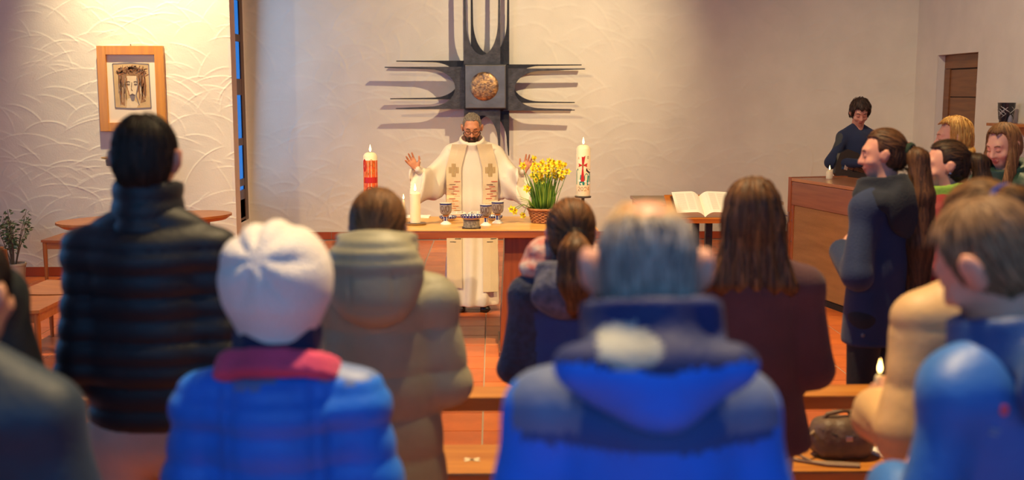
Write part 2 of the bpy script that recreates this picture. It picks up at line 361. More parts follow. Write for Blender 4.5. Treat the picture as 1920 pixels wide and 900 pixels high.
for s_ in (-1, 1):
    stroke([(.5+s_*.05, .585), (.5+s_*.1, .6), (.5+s_*.15, .58)], .01, 2, 6); stroke([(.5+s_*.06, .54), (.5+s_*.1, .53), (.5+s_*.14, .54)], .016, 2, 6)
stroke([(.5, .58), (.475, .42), (.51, .4)], .009, 2, 6); stroke([(.44, .3), (.5, .315), (.57, .3)], .01, 2, 6); stroke([(.37, .68), (.36, .5), (.42, .3)], .008, 4, 6); stroke([(.64, .68), (.66, .5), (.6, .3), (.68, .08)], .012, 1, 6)
D.build('drawing', [ink_b, ink_g, ink_d, ink_l, ink_r], pic)
MB().tube([(PW/2, -.01, PH), (PW/2, -.012, PH+.02)], .004).build('hook', iron, pic)

# ------------------------------------------------------------------ altar
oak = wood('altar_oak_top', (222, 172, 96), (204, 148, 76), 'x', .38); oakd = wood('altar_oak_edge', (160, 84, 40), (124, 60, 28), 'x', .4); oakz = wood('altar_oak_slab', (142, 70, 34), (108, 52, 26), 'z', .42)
AF, AB, AZ = 7.63, 8.47, .93
AX0, AX1 = at(694, 431, AF).x, at(1122, 431, AF).x
altar = empty('altar_table', ((AX0+AX1)/2, (AF+AB)/2, 0)); tag(altar, 'heavy wooden altar table in front of the robed man', 'altar')
hw, hd = (AX1-AX0)/2, (AB-AF)/2
MB().box((-hw, -hd, AZ-.012), (hw, hd, AZ), bev=.004).build('table_top', oak, altar)
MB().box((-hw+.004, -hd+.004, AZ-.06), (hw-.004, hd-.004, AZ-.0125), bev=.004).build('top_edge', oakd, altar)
for xa, xb in ((at(946, 480, AF+.1).x, at(1090, 480, AF+.1).x), (at(700, 480, AF+.1).x, at(770, 480, AF+.1).x)):
    xa -= altar.location.x; xb -= altar.location.x
    m = MB(); N = 8
    poly_ = [(xa-.03*math.sin(math.pi*.5*(1-i/N))**2*1.0, .02+(AZ-.085)*(i/N)) for i in range(N+1)]+[(xb, AZ-.065), (xb, .02)]
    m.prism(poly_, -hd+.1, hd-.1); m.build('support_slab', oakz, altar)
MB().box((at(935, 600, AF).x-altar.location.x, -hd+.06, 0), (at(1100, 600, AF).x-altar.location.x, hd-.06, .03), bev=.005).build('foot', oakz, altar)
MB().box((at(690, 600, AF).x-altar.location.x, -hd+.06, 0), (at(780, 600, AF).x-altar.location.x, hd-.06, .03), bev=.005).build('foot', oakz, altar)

# ------------------------------------------------------------------ things on the altar
def on(px, py, z=AZ): p = atz(px, py, z); return p
wax = mat('ivory_wax', (244, 226, 190), .45, sss=.25); wick = mat('black_wick', (30, 22, 18), .9)
flame_m = mat('candle_flame', (255, 214, 140), .5, emit=(255, 206, 120), es=14.0)
def flame(parent, z, s=1.0, loc=(0, 0)):
    MB().lathe([(.0006*s, 0), (.006*s, .006*s), (.0085*s, .016*s), (.0065*s, .03*s), (.003*s, .044*s), (.0004*s, .056*s)], 12, c=(loc[0], loc[1], z)).build('flame', flame_m, parent, smooth='full')
def candle(name, loc, r, h, label, mats=wax, shoulder=.012, fs=1.0):
    e = empty(name, loc); tag(e, label, 'candle')
    MB().lathe([(r*.97, 0), (r, .004), (r, h-shoulder), (r*.8, h-shoulder*.3), (r*.5, h), (r*.3, h-.003), (.002, h-.006)], 28).build('wax_body', mats, e, smooth=True)
    MB().tube([(0, 0, h-.008), (.001, 0, h+.012)], .0016, 6).build('wick', wick, e); flame(e, h+.006, fs)
    return e
p = on(779, 421)
candle('pillar_candle', (p.x, p.y, AZ+.014), .0385, .225, 'plain ivory pillar candle burning on the altar plate')
pl = MB().lathe([(.05, 0), (.08, .003), (.084, .012), (.08, .0135), (.05, .008), (.001, .008)], 32).build('candle_plate', mat('pewter', (150, 128, 98), .35, metal=.8), smooth=True); pl.location = (p.x, p.y, AZ); tag(pl, 'round pewter plate under the plain pillar candle', 'plate')
p = on(757, 412)
candle('taper_candle', (p.x, p.y, AZ), .011, .15, 'thin ivory candle beside the pillar candle on the altar', fs=.7)
# pottery
glaze = mat('blue_white_glaze', (222, 216, 206), .25, coat=.4); navy_g = mat('cobalt_glaze', (30, 42, 110), .22, coat=.4, var=.25, vscale=40); tan_g = mat('ochre_glaze', (186, 118, 54), .3, coat=.3)
stone_g = mat('mottled_stoneware', (150, 138, 132), .45, var=.3, vscale=60, coat=.15); fig_g = mat('brown_figure_glaze', (92, 62, 46), .4)
def goblet(px, py, h, label):
    p = on(px, py); e = empty('goblet', (p.x, p.y, AZ)); tag(e, label, 'goblet', 'pottery goblets on the altar'); s = h/.16
    r = .046*s
    MB().lathe([(.043*s, 0), (.041*s, .006*s), (.02*s, .02*s), (.012*s, .026*s)], 24).build('foot', glaze, e, smooth=True)
    st = MB(); n = 24
    st.lathe([(.014*s, .022*s), (.0135*s, .045*s), (.016*s, .06*s)], 24); st.build('stem', navy_g, e, smooth=True)
    for j in range(4):
        a = j*math.pi/2+.4; MB().tube([(.0135*s*math.cos(a), .0135*s*math.sin(a), .024*s), (.0135*s*math.cos(a), .0135*s*math.sin(a), .058*s)], .0028*s, 6).build('stem_stripe', glaze, e)
    MB().lathe([(.016*s, .058*s), (.024*s, .063*s), (.024*s, .07*s), (.018*s, .074*s)], 24).build('knop', tan_g, e, smooth=True)
    MB().lathe([(.018*s, .072*s), (.034*s, .078*s), (.043*s, .092*s), (r, .12*s), (r*1.0, .152*s)], 28).build('cup', stone_g, e, smooth=True)
    MB().lathe([(r*1.0, .15*s), (r*1.03, .154*s), (r*1.02, .16*s), (r*.93, .16*s), (r*.9, .15*s), (r*.8, .11*s), (.002, .1*s)], 28).build('rim', navy_g, e, smooth=True)
    MB().lathe([(r*.94, .1612*s), (r*1.0, .1612*s), (r*1.0, .1622*s), (r*.94, .1622*s)], 28).build('rim_line', glaze, e)
    for k_, sc in ((-.6, 1), (.35, 1.15)):                   # painted motif: ring and sprig
        pts = [((r*1.012)*math.sin(k_+.2*math.cos(t)*sc), -(r*1.012)*math.cos(k_+.2*math.cos(t)*sc), .122*s+.021*s*math.sin(t)*sc) for t in np.linspace(0, 2*math.pi, 15)]
        MB().tube(pts, .0024*s, 6).build('painted_ring', fig_g, e)
    pts = [((r*1.012)*math.sin(-.15+.02*i), -(r*1.012)*math.cos(-.15+.02*i), (.1+.007*i)*s) for i in range(7)]
    MB().tube(pts, .003*s, 6).build('painted_sprig', fig_g, e)
goblet(836, 420, .153, 'stoneware goblet standing alone left of the dishes'); goblet(911, 422, .148, 'shorter stoneware goblet right of the footed dish'); goblet(933, 418, .156, 'taller stoneware goblet nearest the basket')
def bowl(px, py, r, h, label, foot=False):
    p = on(px, py); e = empty('dish' if foot else 'bowl', (p.x, p.y, AZ)); tag(e, label, 'dish' if foot else 'bowl'); z = 0
    if foot:
        MB().box((-.066, -.04, 0), (.066, .04, .009), bev=.002).build('dark_base', mat('dark_slate', (52, 36, 30), .6), e)
        MB().lathe([(.058, .009), (.06, .016), (.057, .05), (.062, .058)], 32).build('foot_ring', mat('speckled_glaze', (168, 160, 140), .45, var=.55, vscale=90, rgb2=(84, 84, 80)), e, smooth=True); z = .055
    MB().lathe([(r*.55, z), (r*.6, z+.002), (r*.86, z+h*.45), (r*.97, z+h*.62)], 36).build('bowl_body', mat('cream_glaze', (214, 190, 156), .3, coat=.4), e, smooth=True)
    MB().lathe([(r*.965, z+h*.6), (r*.99, z+h*.64), (r*.985, z+h*.72)], 36).build('stripe', navy_g, e, smooth=True)
    MB().lathe([(r*.98, z+h*.7), (r*1.0, z+h), (r*.96, z+h), (r*.8, z+h*.5), (r*.3, z+h*.25), (.002, z+h*.22)], 36).build('inner_rim', navy_g, e, smooth=True)
    for j in range(20):
        a = 2*math.pi*(j+.5)/20
        for rr, dz in ((.9, .78), (.982, .84)):
            sgn = 1 if rr < .95 else -1
            c = Vector((r*rr*math.cos(a), r*rr*math.sin(a), z+h*dz)); t = Vector((-math.sin(a), math.cos(a), 0))*r*.075; u = Vector((math.cos(a)*.5, math.sin(a)*.5, .8)).normalized()*h*.1
            nr = Vector((-math.cos(a), -math.sin(a), .5)).normalized()*.0022*(1 if sgn > 0 else -1)
            MB().add([c-t-u+nr, c+t-u+nr, c+t+u+nr, c-t+u+nr], [(0, 1, 2, 3)]).build('painted_dot', glaze, e)
    return e
bowl(884, 428, .078, .04, 'blue and white footed dish at the centre altar edge', True)
bowl(840, 414, .066, .036, 'shallow blue rimmed bowl behind the lone goblet'); bowl(927, 413, .062, .036, 'shallow blue rimmed bowl behind the two right goblets')
paper_m = mat('white_paper', (240, 234, 222), .8)
def open_book(name, loc, w, d, th, rz, tilt, label, cover, cat='book', lines=True):
    e = empty(name, loc); e.rotation_euler = (tilt, 0, rz); tag(e, label, cat)
    MB().box((-w-.006, -d/2-.006, 0), (w+.006, d/2+.006, .006), bev=.002).build('cover', cover, e)
    edge = mat('page_edge', (196, 168, 140), .85, var=.2, vscale=3, stretch=(1, 1, 120))
    for s_ in (-1, 1):
        n = 14; A = []; prof_ = []
        for i in range(n+1):
            u = i/n; z = .006+th*(math.sin(min(1, u*3.2)*math.pi/2)**.8)*(1-.18*u**2) if u > 0 else .006
            prof_.append((s_*w*u, z))
        pol = prof_+[(s_*(w-.012), .006)]
        m = MB(); k = len(pol)
        v = [(x, -d/2, z) for x, z in pol]+[(x, d/2, z) for x, z in pol]
        m.add(v, [tuple(range(k)), tuple(range(k, 2*k)), (k-2, k-1, 2*k-1, 2*k-2)], 1); m.add(v, [(i, i+1, k+i+1, k+i) for i in range(n)], 0)
        m.build('page_block', [paper_m, edge], e)
        if lines:
            L = MB()
            for col in (0, 1):
                for q in range(22):
                    yy = d/2-.035-q*(d-.07)/22
                    ua, ub = (.2, .52) if col == 0 else (.58, .9)
                    def zf(u): return .0066+th*(math.sin(min(1, u*3.2)*math.pi/2)**.8)*(1-.18*u**2)
                    us = np.linspace(ua, ub, 4)
                    L.add([(s_*w*u, yy, zf(u)) for u in us]+[(s_*w*u, yy+.0022, zf(u)) for u in us], [(i, i+1, 4+i+1, 4+i) for i in range(3)])
            L.build('print_lines', mat('grey_print', (170, 160, 148), .9), e)
    return e
p = on(876, 403); open_book('open_missal', (p.x, p.y-.08, AZ), .15, .2, .022, 0, 0, 'open service book lying behind the dishes on the altar', mat('red_cover', (120, 40, 30), .6))
p0 = on(782, 407)
sh = MB().box((-.1, -.07, 0), (.1, .07, .01), bev=.002).build('paper_stack', paper_m); sh.location = (p0.x, p0.y, AZ); sh.rotation_euler = (0, 0, -.05); tag(sh, 'white folded papers behind the pillar candle on the altar', 'papers')

# daffodils in a basket
p = on(1015, 419); bx = empty('daffodil_basket', (p.x+.02, p.y+.06, AZ+.003)); tag(bx, 'wicker basket of blooming yellow daffodils on the altar', 'flowers')
wick_m = mat('wicker', (164, 104, 62), .6, var=.3, vscale=40)
BH, BR0, BR1 = .1, .088, .115
for k_ in range(9):
    z = .006+k_*BH/9; r = BR0+(BR1-BR0)*k_/9; pts = [((r+.004*math.sin(14*a+k_*math.pi))*math.cos(a), (r+.004*math.sin(14*a+k_*math.pi))*math.sin(a), z) for a in np.linspace(0, 2*math.pi, 85)]
    MB().tube(pts, .0062, 5, cap=False).build('weave_ring', wick_m, bx, smooth='full')
for j in range(28):
    a = 2*math.pi*j/28; MB().tube([(BR0*math.cos(a), BR0*math.sin(a), 0), (BR1*math.cos(a), BR1*math.sin(a), BH)], .004, 5).build('stake', wick_m, bx)
pts = [((BR1+.004)*math.cos(a), (BR1+.004)*math.sin(a), BH) for a in np.linspace(0, 2*math.pi, 49)]; MB().tube(pts, .009, 6, cap=False).build('basket_rim', wick_m, bx, smooth='full')
MB().lathe([(BR0-.004, .004), (BR1-.008, BH-.012), (.07, BH+.004), (.002, BH+.01)], 24).build('moss', mat('green_moss', (74, 78, 34), .95, var=.5, vscale=60, bump=1, bscale=80), bx, smooth=True)
leaf_m = [mat('daffodil_leaf_%d' % i, c, .5, var=.25, vscale=12) for i, c in enumerate(((94, 134, 40), (70, 112, 36), (128, 158, 54)))]
rg = random.Random(11)
def blade(pts, w, m):
    n = len(pts); A = []; B = []
    side = Vector((rg.uniform(-1, 1), rg.uniform(-1, 1), 0)).normalized()
    for i, q in enumerate(pts):
        wd = w*(1-(i/(n-1))**3)*.5+.0004; A.append(Vector(q)-side*wd); B.append(Vector(q)+side*wd)
    return MB().strip(A, B, side.cross(Vector((0, 0, 1)))*.0012).build('leaf', m, bx, smooth='full')
for j in range(78):
    a = rg.uniform(0, 6.28); r0 = rg.uniform(0, .085); hh = rg.uniform(.16, .31); sp = rg.uniform(.0, .11)*(r0/.085)**.6; b0_ = Vector((r0*math.cos(a), r0*math.sin(a), BH))
    pts = [b0_+Vector((sp*math.cos(a)*t**1.8, sp*math.sin(a)*t**1.8, hh*t)) for t in (0, .3, .6, .85, 1)]
    blade(pts, rg.uniform(.009, .014), rg.choice(leaf_m))
for j in range(7):                                            # leaves flopping over the left side
    L = rg.uniform(.1, .16); dz = rg.uniform(-.01, .07); y = rg.uniform(-.07, .04)
    blade([(-.06, y, BH), (-.11, y-.01, BH+.03+dz*.6), (-.11-L*.5, y-.02, BH+.035+dz), (-.11-L, y-.02, BH+.02+dz*1.2)], .011, rg.choice(leaf_m))
yel = mat('daffodil_petal', (238, 222, 52), .5, var=.12, vscale=30, sss=.1); org = mat('daffodil_trumpet', (242, 208, 30), .5)
def flower_mesh():
    m = MB()
    for j in range(6):
        a = j*math.pi/3; c, s_ = math.cos(a), math.sin(a)
        def q(u, w_, z): return (c*u-s_*w_, s_*u+c*w_, z)
        m.add([q(.003, 0, 0), q(.013, -.0085, .003), q(.026, 0, .001), q(.013, .0085, .003), q(.013, 0, .0)], [(0, 1, 4), (1, 2, 4), (2, 3, 4), (3, 0, 4)], 0)
    n = 10; v = [(.006*math.cos(2*math.pi*j/n), .006*math.sin(2*math.pi*j/n), 0) for j in range(n)]+[(.0075*math.cos(2*math.pi*j/n), .0075*math.sin(2*math.pi*j/n), .013) for j in range(n)]+[(.011*math.cos(2*math.pi*j/n), .011*math.sin(2*math.pi*j/n), .018) for j in range(n)]
    m.add(v, [(i*n+j, i*n+(j+1) % n, (i+1)*n+(j+1) % n, (i+1)*n+j) for i in range(2) for j in range(n)], 1)
    return m.build('flower', [yel, org], bx)
f0 = flower_mesh(); f0.location = (0, 0, .44)
S = 252.0
fpx = [(1000, 297), (1010, 312), (1018, 305), (1029, 302), (1031, 312), (1040, 310), (1048, 307), (1046, 318), (1057, 309), (1064, 322), (1053, 325), (1036, 322), (1022, 320), (1008, 322), (997, 318), (998, 330), (1013, 330), (1028, 328), (1042, 330), (1052, 332), (980, 311), (988, 354), (1019, 339), (1030, 348), (1003, 310), (1025, 313), (1014, 318), (1050, 314), (1035, 305), (1005, 338), (960, 392), (980, 404), (964, 396)]
for i, (x_, y_) in enumerate(fpx):
    q = at(x_, y_, bx.location.y+rg.uniform(-.09, .07)) - bx.location
    o = f0 if i == 0 else copy_obj(f0, bx)
    o.location = q
    tl = rg.uniform(.9, 1.7); o.rotation_euler = (tl, rg.uniform(-.4, .4), rg.uniform(-1.0, 1.0)); sc_ = rg.uniform(1.1, 1.45); o.scale = (sc_,)*3
    if i < 30:
        b0_ = Vector((q.x*.45, q.y*.5, BH)); q2 = Vector(q)+Vector((0, .012, -.002))
        MB().tube([b0_, b0_.lerp(q2, .5)+Vector((0, 0, .01)), q2], .0026, 5).build('stem', leaf_m[0], bx)
    else: MB().tube([(-.08, -.03, BH), ((q.x-.08)/2, q.y, BH+.04), q], .0024, 5).build('stem', leaf_m[0], bx)

# ------------------------------------------------------------------ the two decorated candles on stands
def big_candle(px, base_py, top_py, Y, label, painter):
    b_ = at(px, base_py, Y); t_ = at(px, top_py, Y); h = t_.z-b_.z; r = .0555
    st = empty('candle_stand', (b_.x, Y, 0)); tag(st, label[1], 'candle stand')
    MB().lathe([(.15, 0), (.15, .012), (.03, .03), (.012, .05)], 28).build('foot', iron2, st, smooth=True)
    MB().tube([(0, 0, .03), (0, 0, b_.z-.012)], .012, 12).build('rod', iron2, st, smooth='full')
    MB().lathe([(.012, b_.z-.02), (.064, b_.z-.014), (.066, b_.z-.002), (.002, b_.z-.001)], 28).build('drip_dish', iron, st, smooth=True)
    e = candle('decorated_candle', (b_.x, Y, b_.z), r, h, label[0], wax, .03)
    painter(e, r, h); return e
def wrap(m, pts, r, mi=0, off=.0012):                          # flat shape (arc x, z) wrapped on the candle front
    m.add([((r+off)*math.sin(x/r), -(r+off)*math.cos(x/r), z) for x, z in pts], [tuple(range(len(pts)))], mi)
def wrap_grid(e, name, x0_, x1_, z0_, z1_, r, m, off=.0008, n=14):
    g_ = MB()
    for i in range(n):
        a, b2 = x0_+(x1_-x0_)*i/n, x0_+(x1_-x0_)*(i+1)/n; wrap(g_, [(a, z0_), (b2, z0_), (b2, z1_), (a, z1_)], r, 0, off)
    return g_.build(name, m, e)
red_w = mat('red_wax', (186, 34, 30), .45); org_w = mat('orange_wax', (232, 120, 40), .45, var=.35, vscale=25, rgb2=(206, 58, 30)); dk_w = mat('black_wax', (44, 24, 26), .5, var=.5, vscale=40); gold_w = mat('gold_wax', (190, 128, 50), .35, metal=.5)
def paint_left(e, r, h):
    wrap_grid(e, 'orange_band', -r*2.6, r*2.6, .0, h-.06, r, org_w)
    g_ = MB(); th = np.linspace(0, 2*math.pi, 17)[:-1]
    wrap(g_, [(-.045+.018*math.cos(t), h*.78+.05*math.sin(t)) for t in th], r, 0, .002); g_.build('red_drop', red_w, e)
    for (z0_, z1_) in ((h*.5, h*.56), ): wrap_grid(e, 'red_band', -.05, .07, h*.47, h*.57, r, red_w, .0014)
    for j, (x, z, s_) in enumerate(((-.012, h*.8, 1), (.012, h*.83, 1.2), (.032, h*.8, 1), (.0, h*.66, .9), (.024, h*.67, .8), (-.02, h*.63, .8))):
        pts = [((r+.0015)*math.sin((x+.010*s_*math.cos(t))/r), -(r+.0015)*math.cos((x+.010*s_*math.cos(t))/r), z+.02*s_*math.sin(t)) for t in np.linspace(0, 2*math.pi, 15)]
        MB().tube(pts, .0016, 5).build('gold_outline', gold_w, e)
    g_ = MB(); wrap(g_, [(-.042, h*.25), (-.036, h*.33), (-.02, h*.39), (.004, h*.41), (.026, h*.38), (.036, h*.31), (.034, h*.24), (.01, h*.22), (-.02, h*.22)], r, 0, .0022); g_.build('dark_figure', dk_w, e)
    g_ = MB(); wrap(g_, [(-.02, h*.05), (-.012, h*.22), (.006, h*.2), (.022, h*.05)], r, 0, .0022); wrap(g_, [(-.044, h*.02), (-.04, h*.18), (-.03, h*.12), (-.028, h*.02)], r, 0, .0022); g_.build('dark_folds', dk_w, e)
teal_w = mat('teal_wax', (30, 140, 130), .45, var=.25, vscale=30); white_w = mat('white_wax', (238, 236, 228), .45)
def glyph(e, r, s, x, z, size, m, name='lettering'):
    SH = {'2': [[(0, .8), (.25, 1), (.6, .9), (.6, .65), (0, 0), (.65, 0)]], '0': [[(.3, 0), (.02, .3), (.02, .7), (.3, 1), (.58, .7), (.58, .3), (.3, 0)]], '4': [[(.45, 0), (.45, 1), (0, .35), (.65, .35)]],
          'A': [[(0, 0), (.3, 1), (.6, 0)], [(.12, .4), (.48, .4)]], 'O': [[(0, 0), (.22, 0), (.05, .5), (.15, .9), (.35, 1), (.55, .9), (.65, .5), (.48, 0), (.7, 0)]]}
    for line in SH[s]:
        pts = [((r+.001)*math.sin((x+u*size)/r), -(r+.001)*math.cos((x+u*size)/r), z+w_*size) for u, w_ in line]
        MB().tube(pts, size*.06, 5).build(name, m, e)
def paint_right(e, r, h):
    zc = h*.56
    g_ = MB(); wrap(g_, [(-.007, h*.3), (.02-.012, h*.3), (.008, zc), (-.004, zc)], r, 0, .003)
    cx_ = -.008
    g_ = MB()
    wrap(g_, [(cx_-.004, zc), (cx_-.015, h*.29), (cx_+.015, h*.29), (cx_+.004, zc)], r, 0, .003)
    wrap(g_, [(cx_-.004, zc), (cx_+.004, zc), (cx_+.02, h*.8), (cx_+.003, h*.77), (cx_-.008, h*.78)], r, 0, .003)
    wrap(g_, [(cx_, zc+.02), (cx_-.035, zc+.036), (cx_-.03, zc+.02), (cx_-.033, zc+.006)], r, 0, .0032); wrap(g_, [(cx_, zc+.02), (cx_+.034, zc+.006), (cx_+.032, zc+.022), (cx_+.037, zc+.038)], r, 0, .0032)
    g_.build('red_cross', red_w, e)
    g_ = MB(); wrap(g_, [(cx_+.008*math.cos(t), zc+.02+.008*math.sin(t)) for t in np.linspace(0, 2*math.pi, 11)[:-1]], r, 0, .005); g_.build('gold_boss', gold_w, e)
    g_ = MB()
    wrap(g_, [(-.066, h*.23), (-.03, h*.22), (-.022, h*.42), (-.05, h*.55), (-.066, h*.5)], r, 0, .0015); wrap(g_, [(-.03, h*.22), (.0, h*.22), (.03, h*.3), (-.01, h*.42), (-.022, h*.42)], r, 0, .0015)
    wrap(g_, [(.0, h*.22), (.035, h*.22), (.066, h*.24), (.064, h*.48), (.04, h*.42), (.02, h*.46), (.004, h*.4)], r, 0, .0015); g_.build('teal_landscape', teal_w, e)
    g_ = MB(); wrap(g_, [(.018, h*.5), (.02, h*.55), (.04, h*.54), (.062, h*.52), (.066, h*.46), (.04, h*.46)], r, 0, .002); g_.build('black_hill', dk_w, e)
    for x, z, s_ in ((-.032, h*.31, 1), (.012, h*.29, .9), (.045, h*.26, 1.15), (.05, h*.5, .9), (.042, h*.42, .7), (-.02, h*.25, .6)):
        g_ = MB(); wrap(g_, [(x+.011*s_*math.cos(t), z+.009*s_*math.sin(t)) for t in np.linspace(0, 2*math.pi, 12)[:-1]], r, 0, .004); g_.build('white_sheep', white_w, e)
    for ch, x in zip('2024', (-.047, -.022, .004, .03)): glyph(e, r, ch, x, h*.11, .03, gold_w)
    glyph(e, r, 'A', -.048, h*.73, .018, gold_w); glyph(e, r, 'O', .028, h*.74, .02, dk_w)
big_candle(696, 392, 286, 8.6, ('orange and red decorated candle left of the robed man', 'slim dark stand carrying the orange candle'), paint_left)
big_candle(1093, 367, 272, 8.6, ('white candle with red cross and 2024 right of the daffodils', 'slim dark stand carrying the red cross candle'), paint_right)

# ------------------------------------------------------------------ lectern with the large book, credence table
p = at(1311, 404, 9.0)
le = empty('lectern', (p.x, 9.05, 0)); tag(le, 'small wooden lectern holding the thick open book', 'lectern'); LZ = p.z
TI = R_(26); M_ = Matrix.Translation((0, 0, LZ+.07)) @ Matrix.Rotation(TI, 4, 'X')
honeyl = wood('lectern_wood', (198, 120, 48), (160, 88, 34), 'x', .4)
MB().box((-.26, -.2, -.03), (.26, .2, -.006), M=M_, bev=.004).build('book_rest', honeyl, le)
MB().box((-.26, -.215, -.03), (.26, -.195, .014), M=M_, bev=.003).build('lip', honeyl, le)
for x in (-.02, .09): MB().box((x-.028, -.03, .02), (x+.028, .03, LZ+.04), bev=.004).build('post', iron2, le)
MB().box((-.2, -.2, 0), (.24, .2, .03), bev=.006).build('base', iron2, le)
ob = open_book('open_bible', (p.x+.03, 9.05, LZ+.064), .235, .33, .05, 0, TI, 'thick open book with cream pages on the lectern', mat('brown_cover', (96, 60, 40), .6))
c0, c1 = at(1198, 379, 10.85), at(1470, 379, 10.85)
ct = empty('side_table', ((c0.x+c1.x)/2, 11.2, 0)); tag(ct, 'long pale topped side table against the back behind the lectern', 'table'); hw2 = (c1.x-c0.x)/2; cz_ = c0.z
MB().box((-hw2, -.35, cz_-.03), (hw2, .36, cz_), bev=.003).build('table_top', mat('pale_cloth_top', (196, 170, 140), .8), ct)
MB().box((-hw2+.02, -.33, cz_-.1), (hw2-.02, .34, cz_-.031)).build('apron', wood('side_table_wood', (120, 68, 38), (92, 50, 28), 'x'), ct)
for sx in (-1, 1):
    for sy in (-1, 1): MB().box((sx*(hw2-.06)-.025, sy*.29-.025, 0), (sx*(hw2-.06)+.025, sy*.29+.025, cz_-.1), bev=.004).build('leg', MATS['side_table_wood'], ct)

# ------------------------------------------------------------------ organ cabinet, candle on it
PA = Vector((at(1483, 333, 10.18).x, 10.18, 0)); PB = Vector((at(1600, 349, 9.15).x, 9.15, 0)); oz = at(1483, 333, 10.18).z
d_ = (PB-PA); L_ = 1.42; an = math.atan2(d_.y, d_.x)
org_e = empty('organ_cabinet', PA, an); tag(org_e, 'wooden organ cabinet with woven cloth back panel beside the musician', 'organ')     # local x along the panel, local +y away from it
ow = wood('organ_wood', (158, 96, 60), (134, 78, 48), 'x', .42); owz = wood('organ_wood_upright', (168, 92, 50), (140, 72, 38), 'z', .42); owt = wood('organ_top_wood', (190, 124, 70), (170, 106, 56), 'x', .32)
MB().box((0, .02, .03), (L_, .56, oz-.03)).build('carcass', ow, org_e)
MB().box((-.02, -.015, 0), (.03, .58, oz+.006), bev=.004).build('side_panel', owz, org_e); MB().box((L_-.03, -.015, 0), (L_+.02, .58, oz+.006), bev=.004).build('side_panel', owz, org_e)
MB().box((.03, -.012, oz-.03), (L_-.03, .57, oz), bev=.004).build('top_board', owt, org_e)
MB().box((.03, -.006, oz-.25), (L_-.03, .02, oz-.034), bev=.003).build('upper_panel', ow, org_e)
for x0_, x1_, z0_, z1_ in ((.03, .075, .04, oz-.252), (L_-.075, L_-.03, .04, oz-.252)): MB().box((x0_, -.004, z0_), (x1_, .02, z1_), bev=.002).build('panel_stile', owz, org_e)
MB().box((.0, .0, 0), (L_, .5, .05)).build('plinth', mat('black_plinth', (26, 18, 16), .7), org_e)
cm = mat('woven_speaker_cloth', (150, 100, 56), .9)
nt = cm.node_tree; ch = nt.nodes.new('ShaderNodeTexChecker'); ch.inputs['Scale'].default_value = 130
tcn = nt.nodes.new('ShaderNodeTexCoord'); nt.links.new(tcn.outputs['Object'], ch.inputs[0]); wv = nt.nodes.new('ShaderNodeTexNoise'); mp = nt.nodes.new('ShaderNodeMapping'); mp.inputs['Rotation'].default_value = (0, .9, 0); mp.inputs['Scale'].default_value = (2, 1, 14)
nt.links.new(tcn.outputs['Object'], mp.inputs[0]); nt.links.new(mp.outputs[0], wv.inputs[0]); wv.inputs['Scale'].default_value = 1.2
ch.inputs['Color1'].default_value = (*lin((206, 152, 96)), 1); ch.inputs['Color2'].default_value = (*lin((140, 92, 54)), 1)
mx = nt.nodes.new('ShaderNodeMix'); mx.data_type = 'RGBA'; mx.blend_type = 'MULTIPLY'; mx.inputs[0].default_value = .5; nt.links.new(ch.outputs[0], mx.inputs[6]); nt.links.new(wv.outputs[0], mx.inputs[7]); nt.links.new(mx.outputs[2], nt.nodes['Principled BSDF'].inputs['Base Color'])
MB().box((.075, .006, .06), (L_-.075, .018, oz-.254)).build('cloth_panel', cm, org_e)
steel = mat('polished_steel', (190, 188, 184), .25, metal=1.0)
MB().box((.005, -.03, oz-.42), (.028, -.012, oz-.32), bev=.003).tube([(.016, -.025, oz-.36), (-.06, -.045, oz-.355)], .007, 8).build('latch', steel, org_e)
for z in (.12, .3, .5, .7, oz-.3, oz-.06): MB().lathe([(.006, 0), (.005, .003), (.001, .004)], 10).build('screw', steel, org_e, loc=(.05, -.006, z)).rotation_euler = (R_(90), 0, 0)
p = atz(1555, 335, oz)
candle('small_candle', (p.x, p.y, oz), .031, .075, 'small white candle burning on top of the organ cabinet', fs=.75)

# ------------------------------------------------------------------ left corner: oval table, font, seats, plant
tw = wood('warm_beech', (190, 116, 52), (164, 92, 38), 'x', .36); twz = wood('warm_beech_leg', (186, 110, 48), (156, 84, 34), 'z', .38)
ta, tb = at(107, 420, 9.1), at(428, 396, 10.05); cmid = (ta+tb)/2; an2 = math.atan2(tb.y-ta.y, tb.x-ta.x); hl = (tb-ta).length/2
ov = empty('oval_table', (cmid.x, cmid.y, 0), an2); tag(ov, 'wooden table with rounded ends behind the man in black jacket', 'table'); tz = cmid.z
th = np.linspace(0, 2*math.pi, 41)[:-1]
for nm, k0, k1, z0_, z1_ in (('table_top', 1, 1, -.02, 0), ('top_underside', .93, .99, -.05, -.0205)):
    m = MB(); n = 40
    e_ = lambda t, k_: (hl*k_*np.sign(math.cos(t))*abs(math.cos(t))**.8, .36*k_*np.sign(math.sin(t))*abs(math.sin(t))**.8)
    m.add([(*e_(t, k0), tz+z0_) for t in th]+[(*e_(t, k1), tz+z1_) for t in th], [tuple(range(n)), tuple(range(n, 2*n))]+[(j, (j+1) % n, n+(j+1) % n, n+j) for j in range(n)]); m.build(nm, tw, ov)
for sx in (-.5, .5):
    for sy in (-.2, .2): MB().box((sx*hl*1.2-.025, sy-.025, 0), (sx*hl*1.2+.025, sy+.025, tz-.05), bev=.005).build('leg', twz, ov)
q = at(236, 296, 10.75)
fo = empty('baptismal_font', (q.x, 10.75, 0)); tag(fo, 'pedestal with gilt rimmed dish on the left wall side', 'font'); fz = q.z
MB().lathe([(.2, 0), (.17, .1), (.09, fz*.55), (.07, fz-.3), (.1, fz-.12), (.13, fz-.075)], 32).build('pedestal', mat('grey_stone', (176, 168, 164), .7, var=.1), fo, smooth=True)
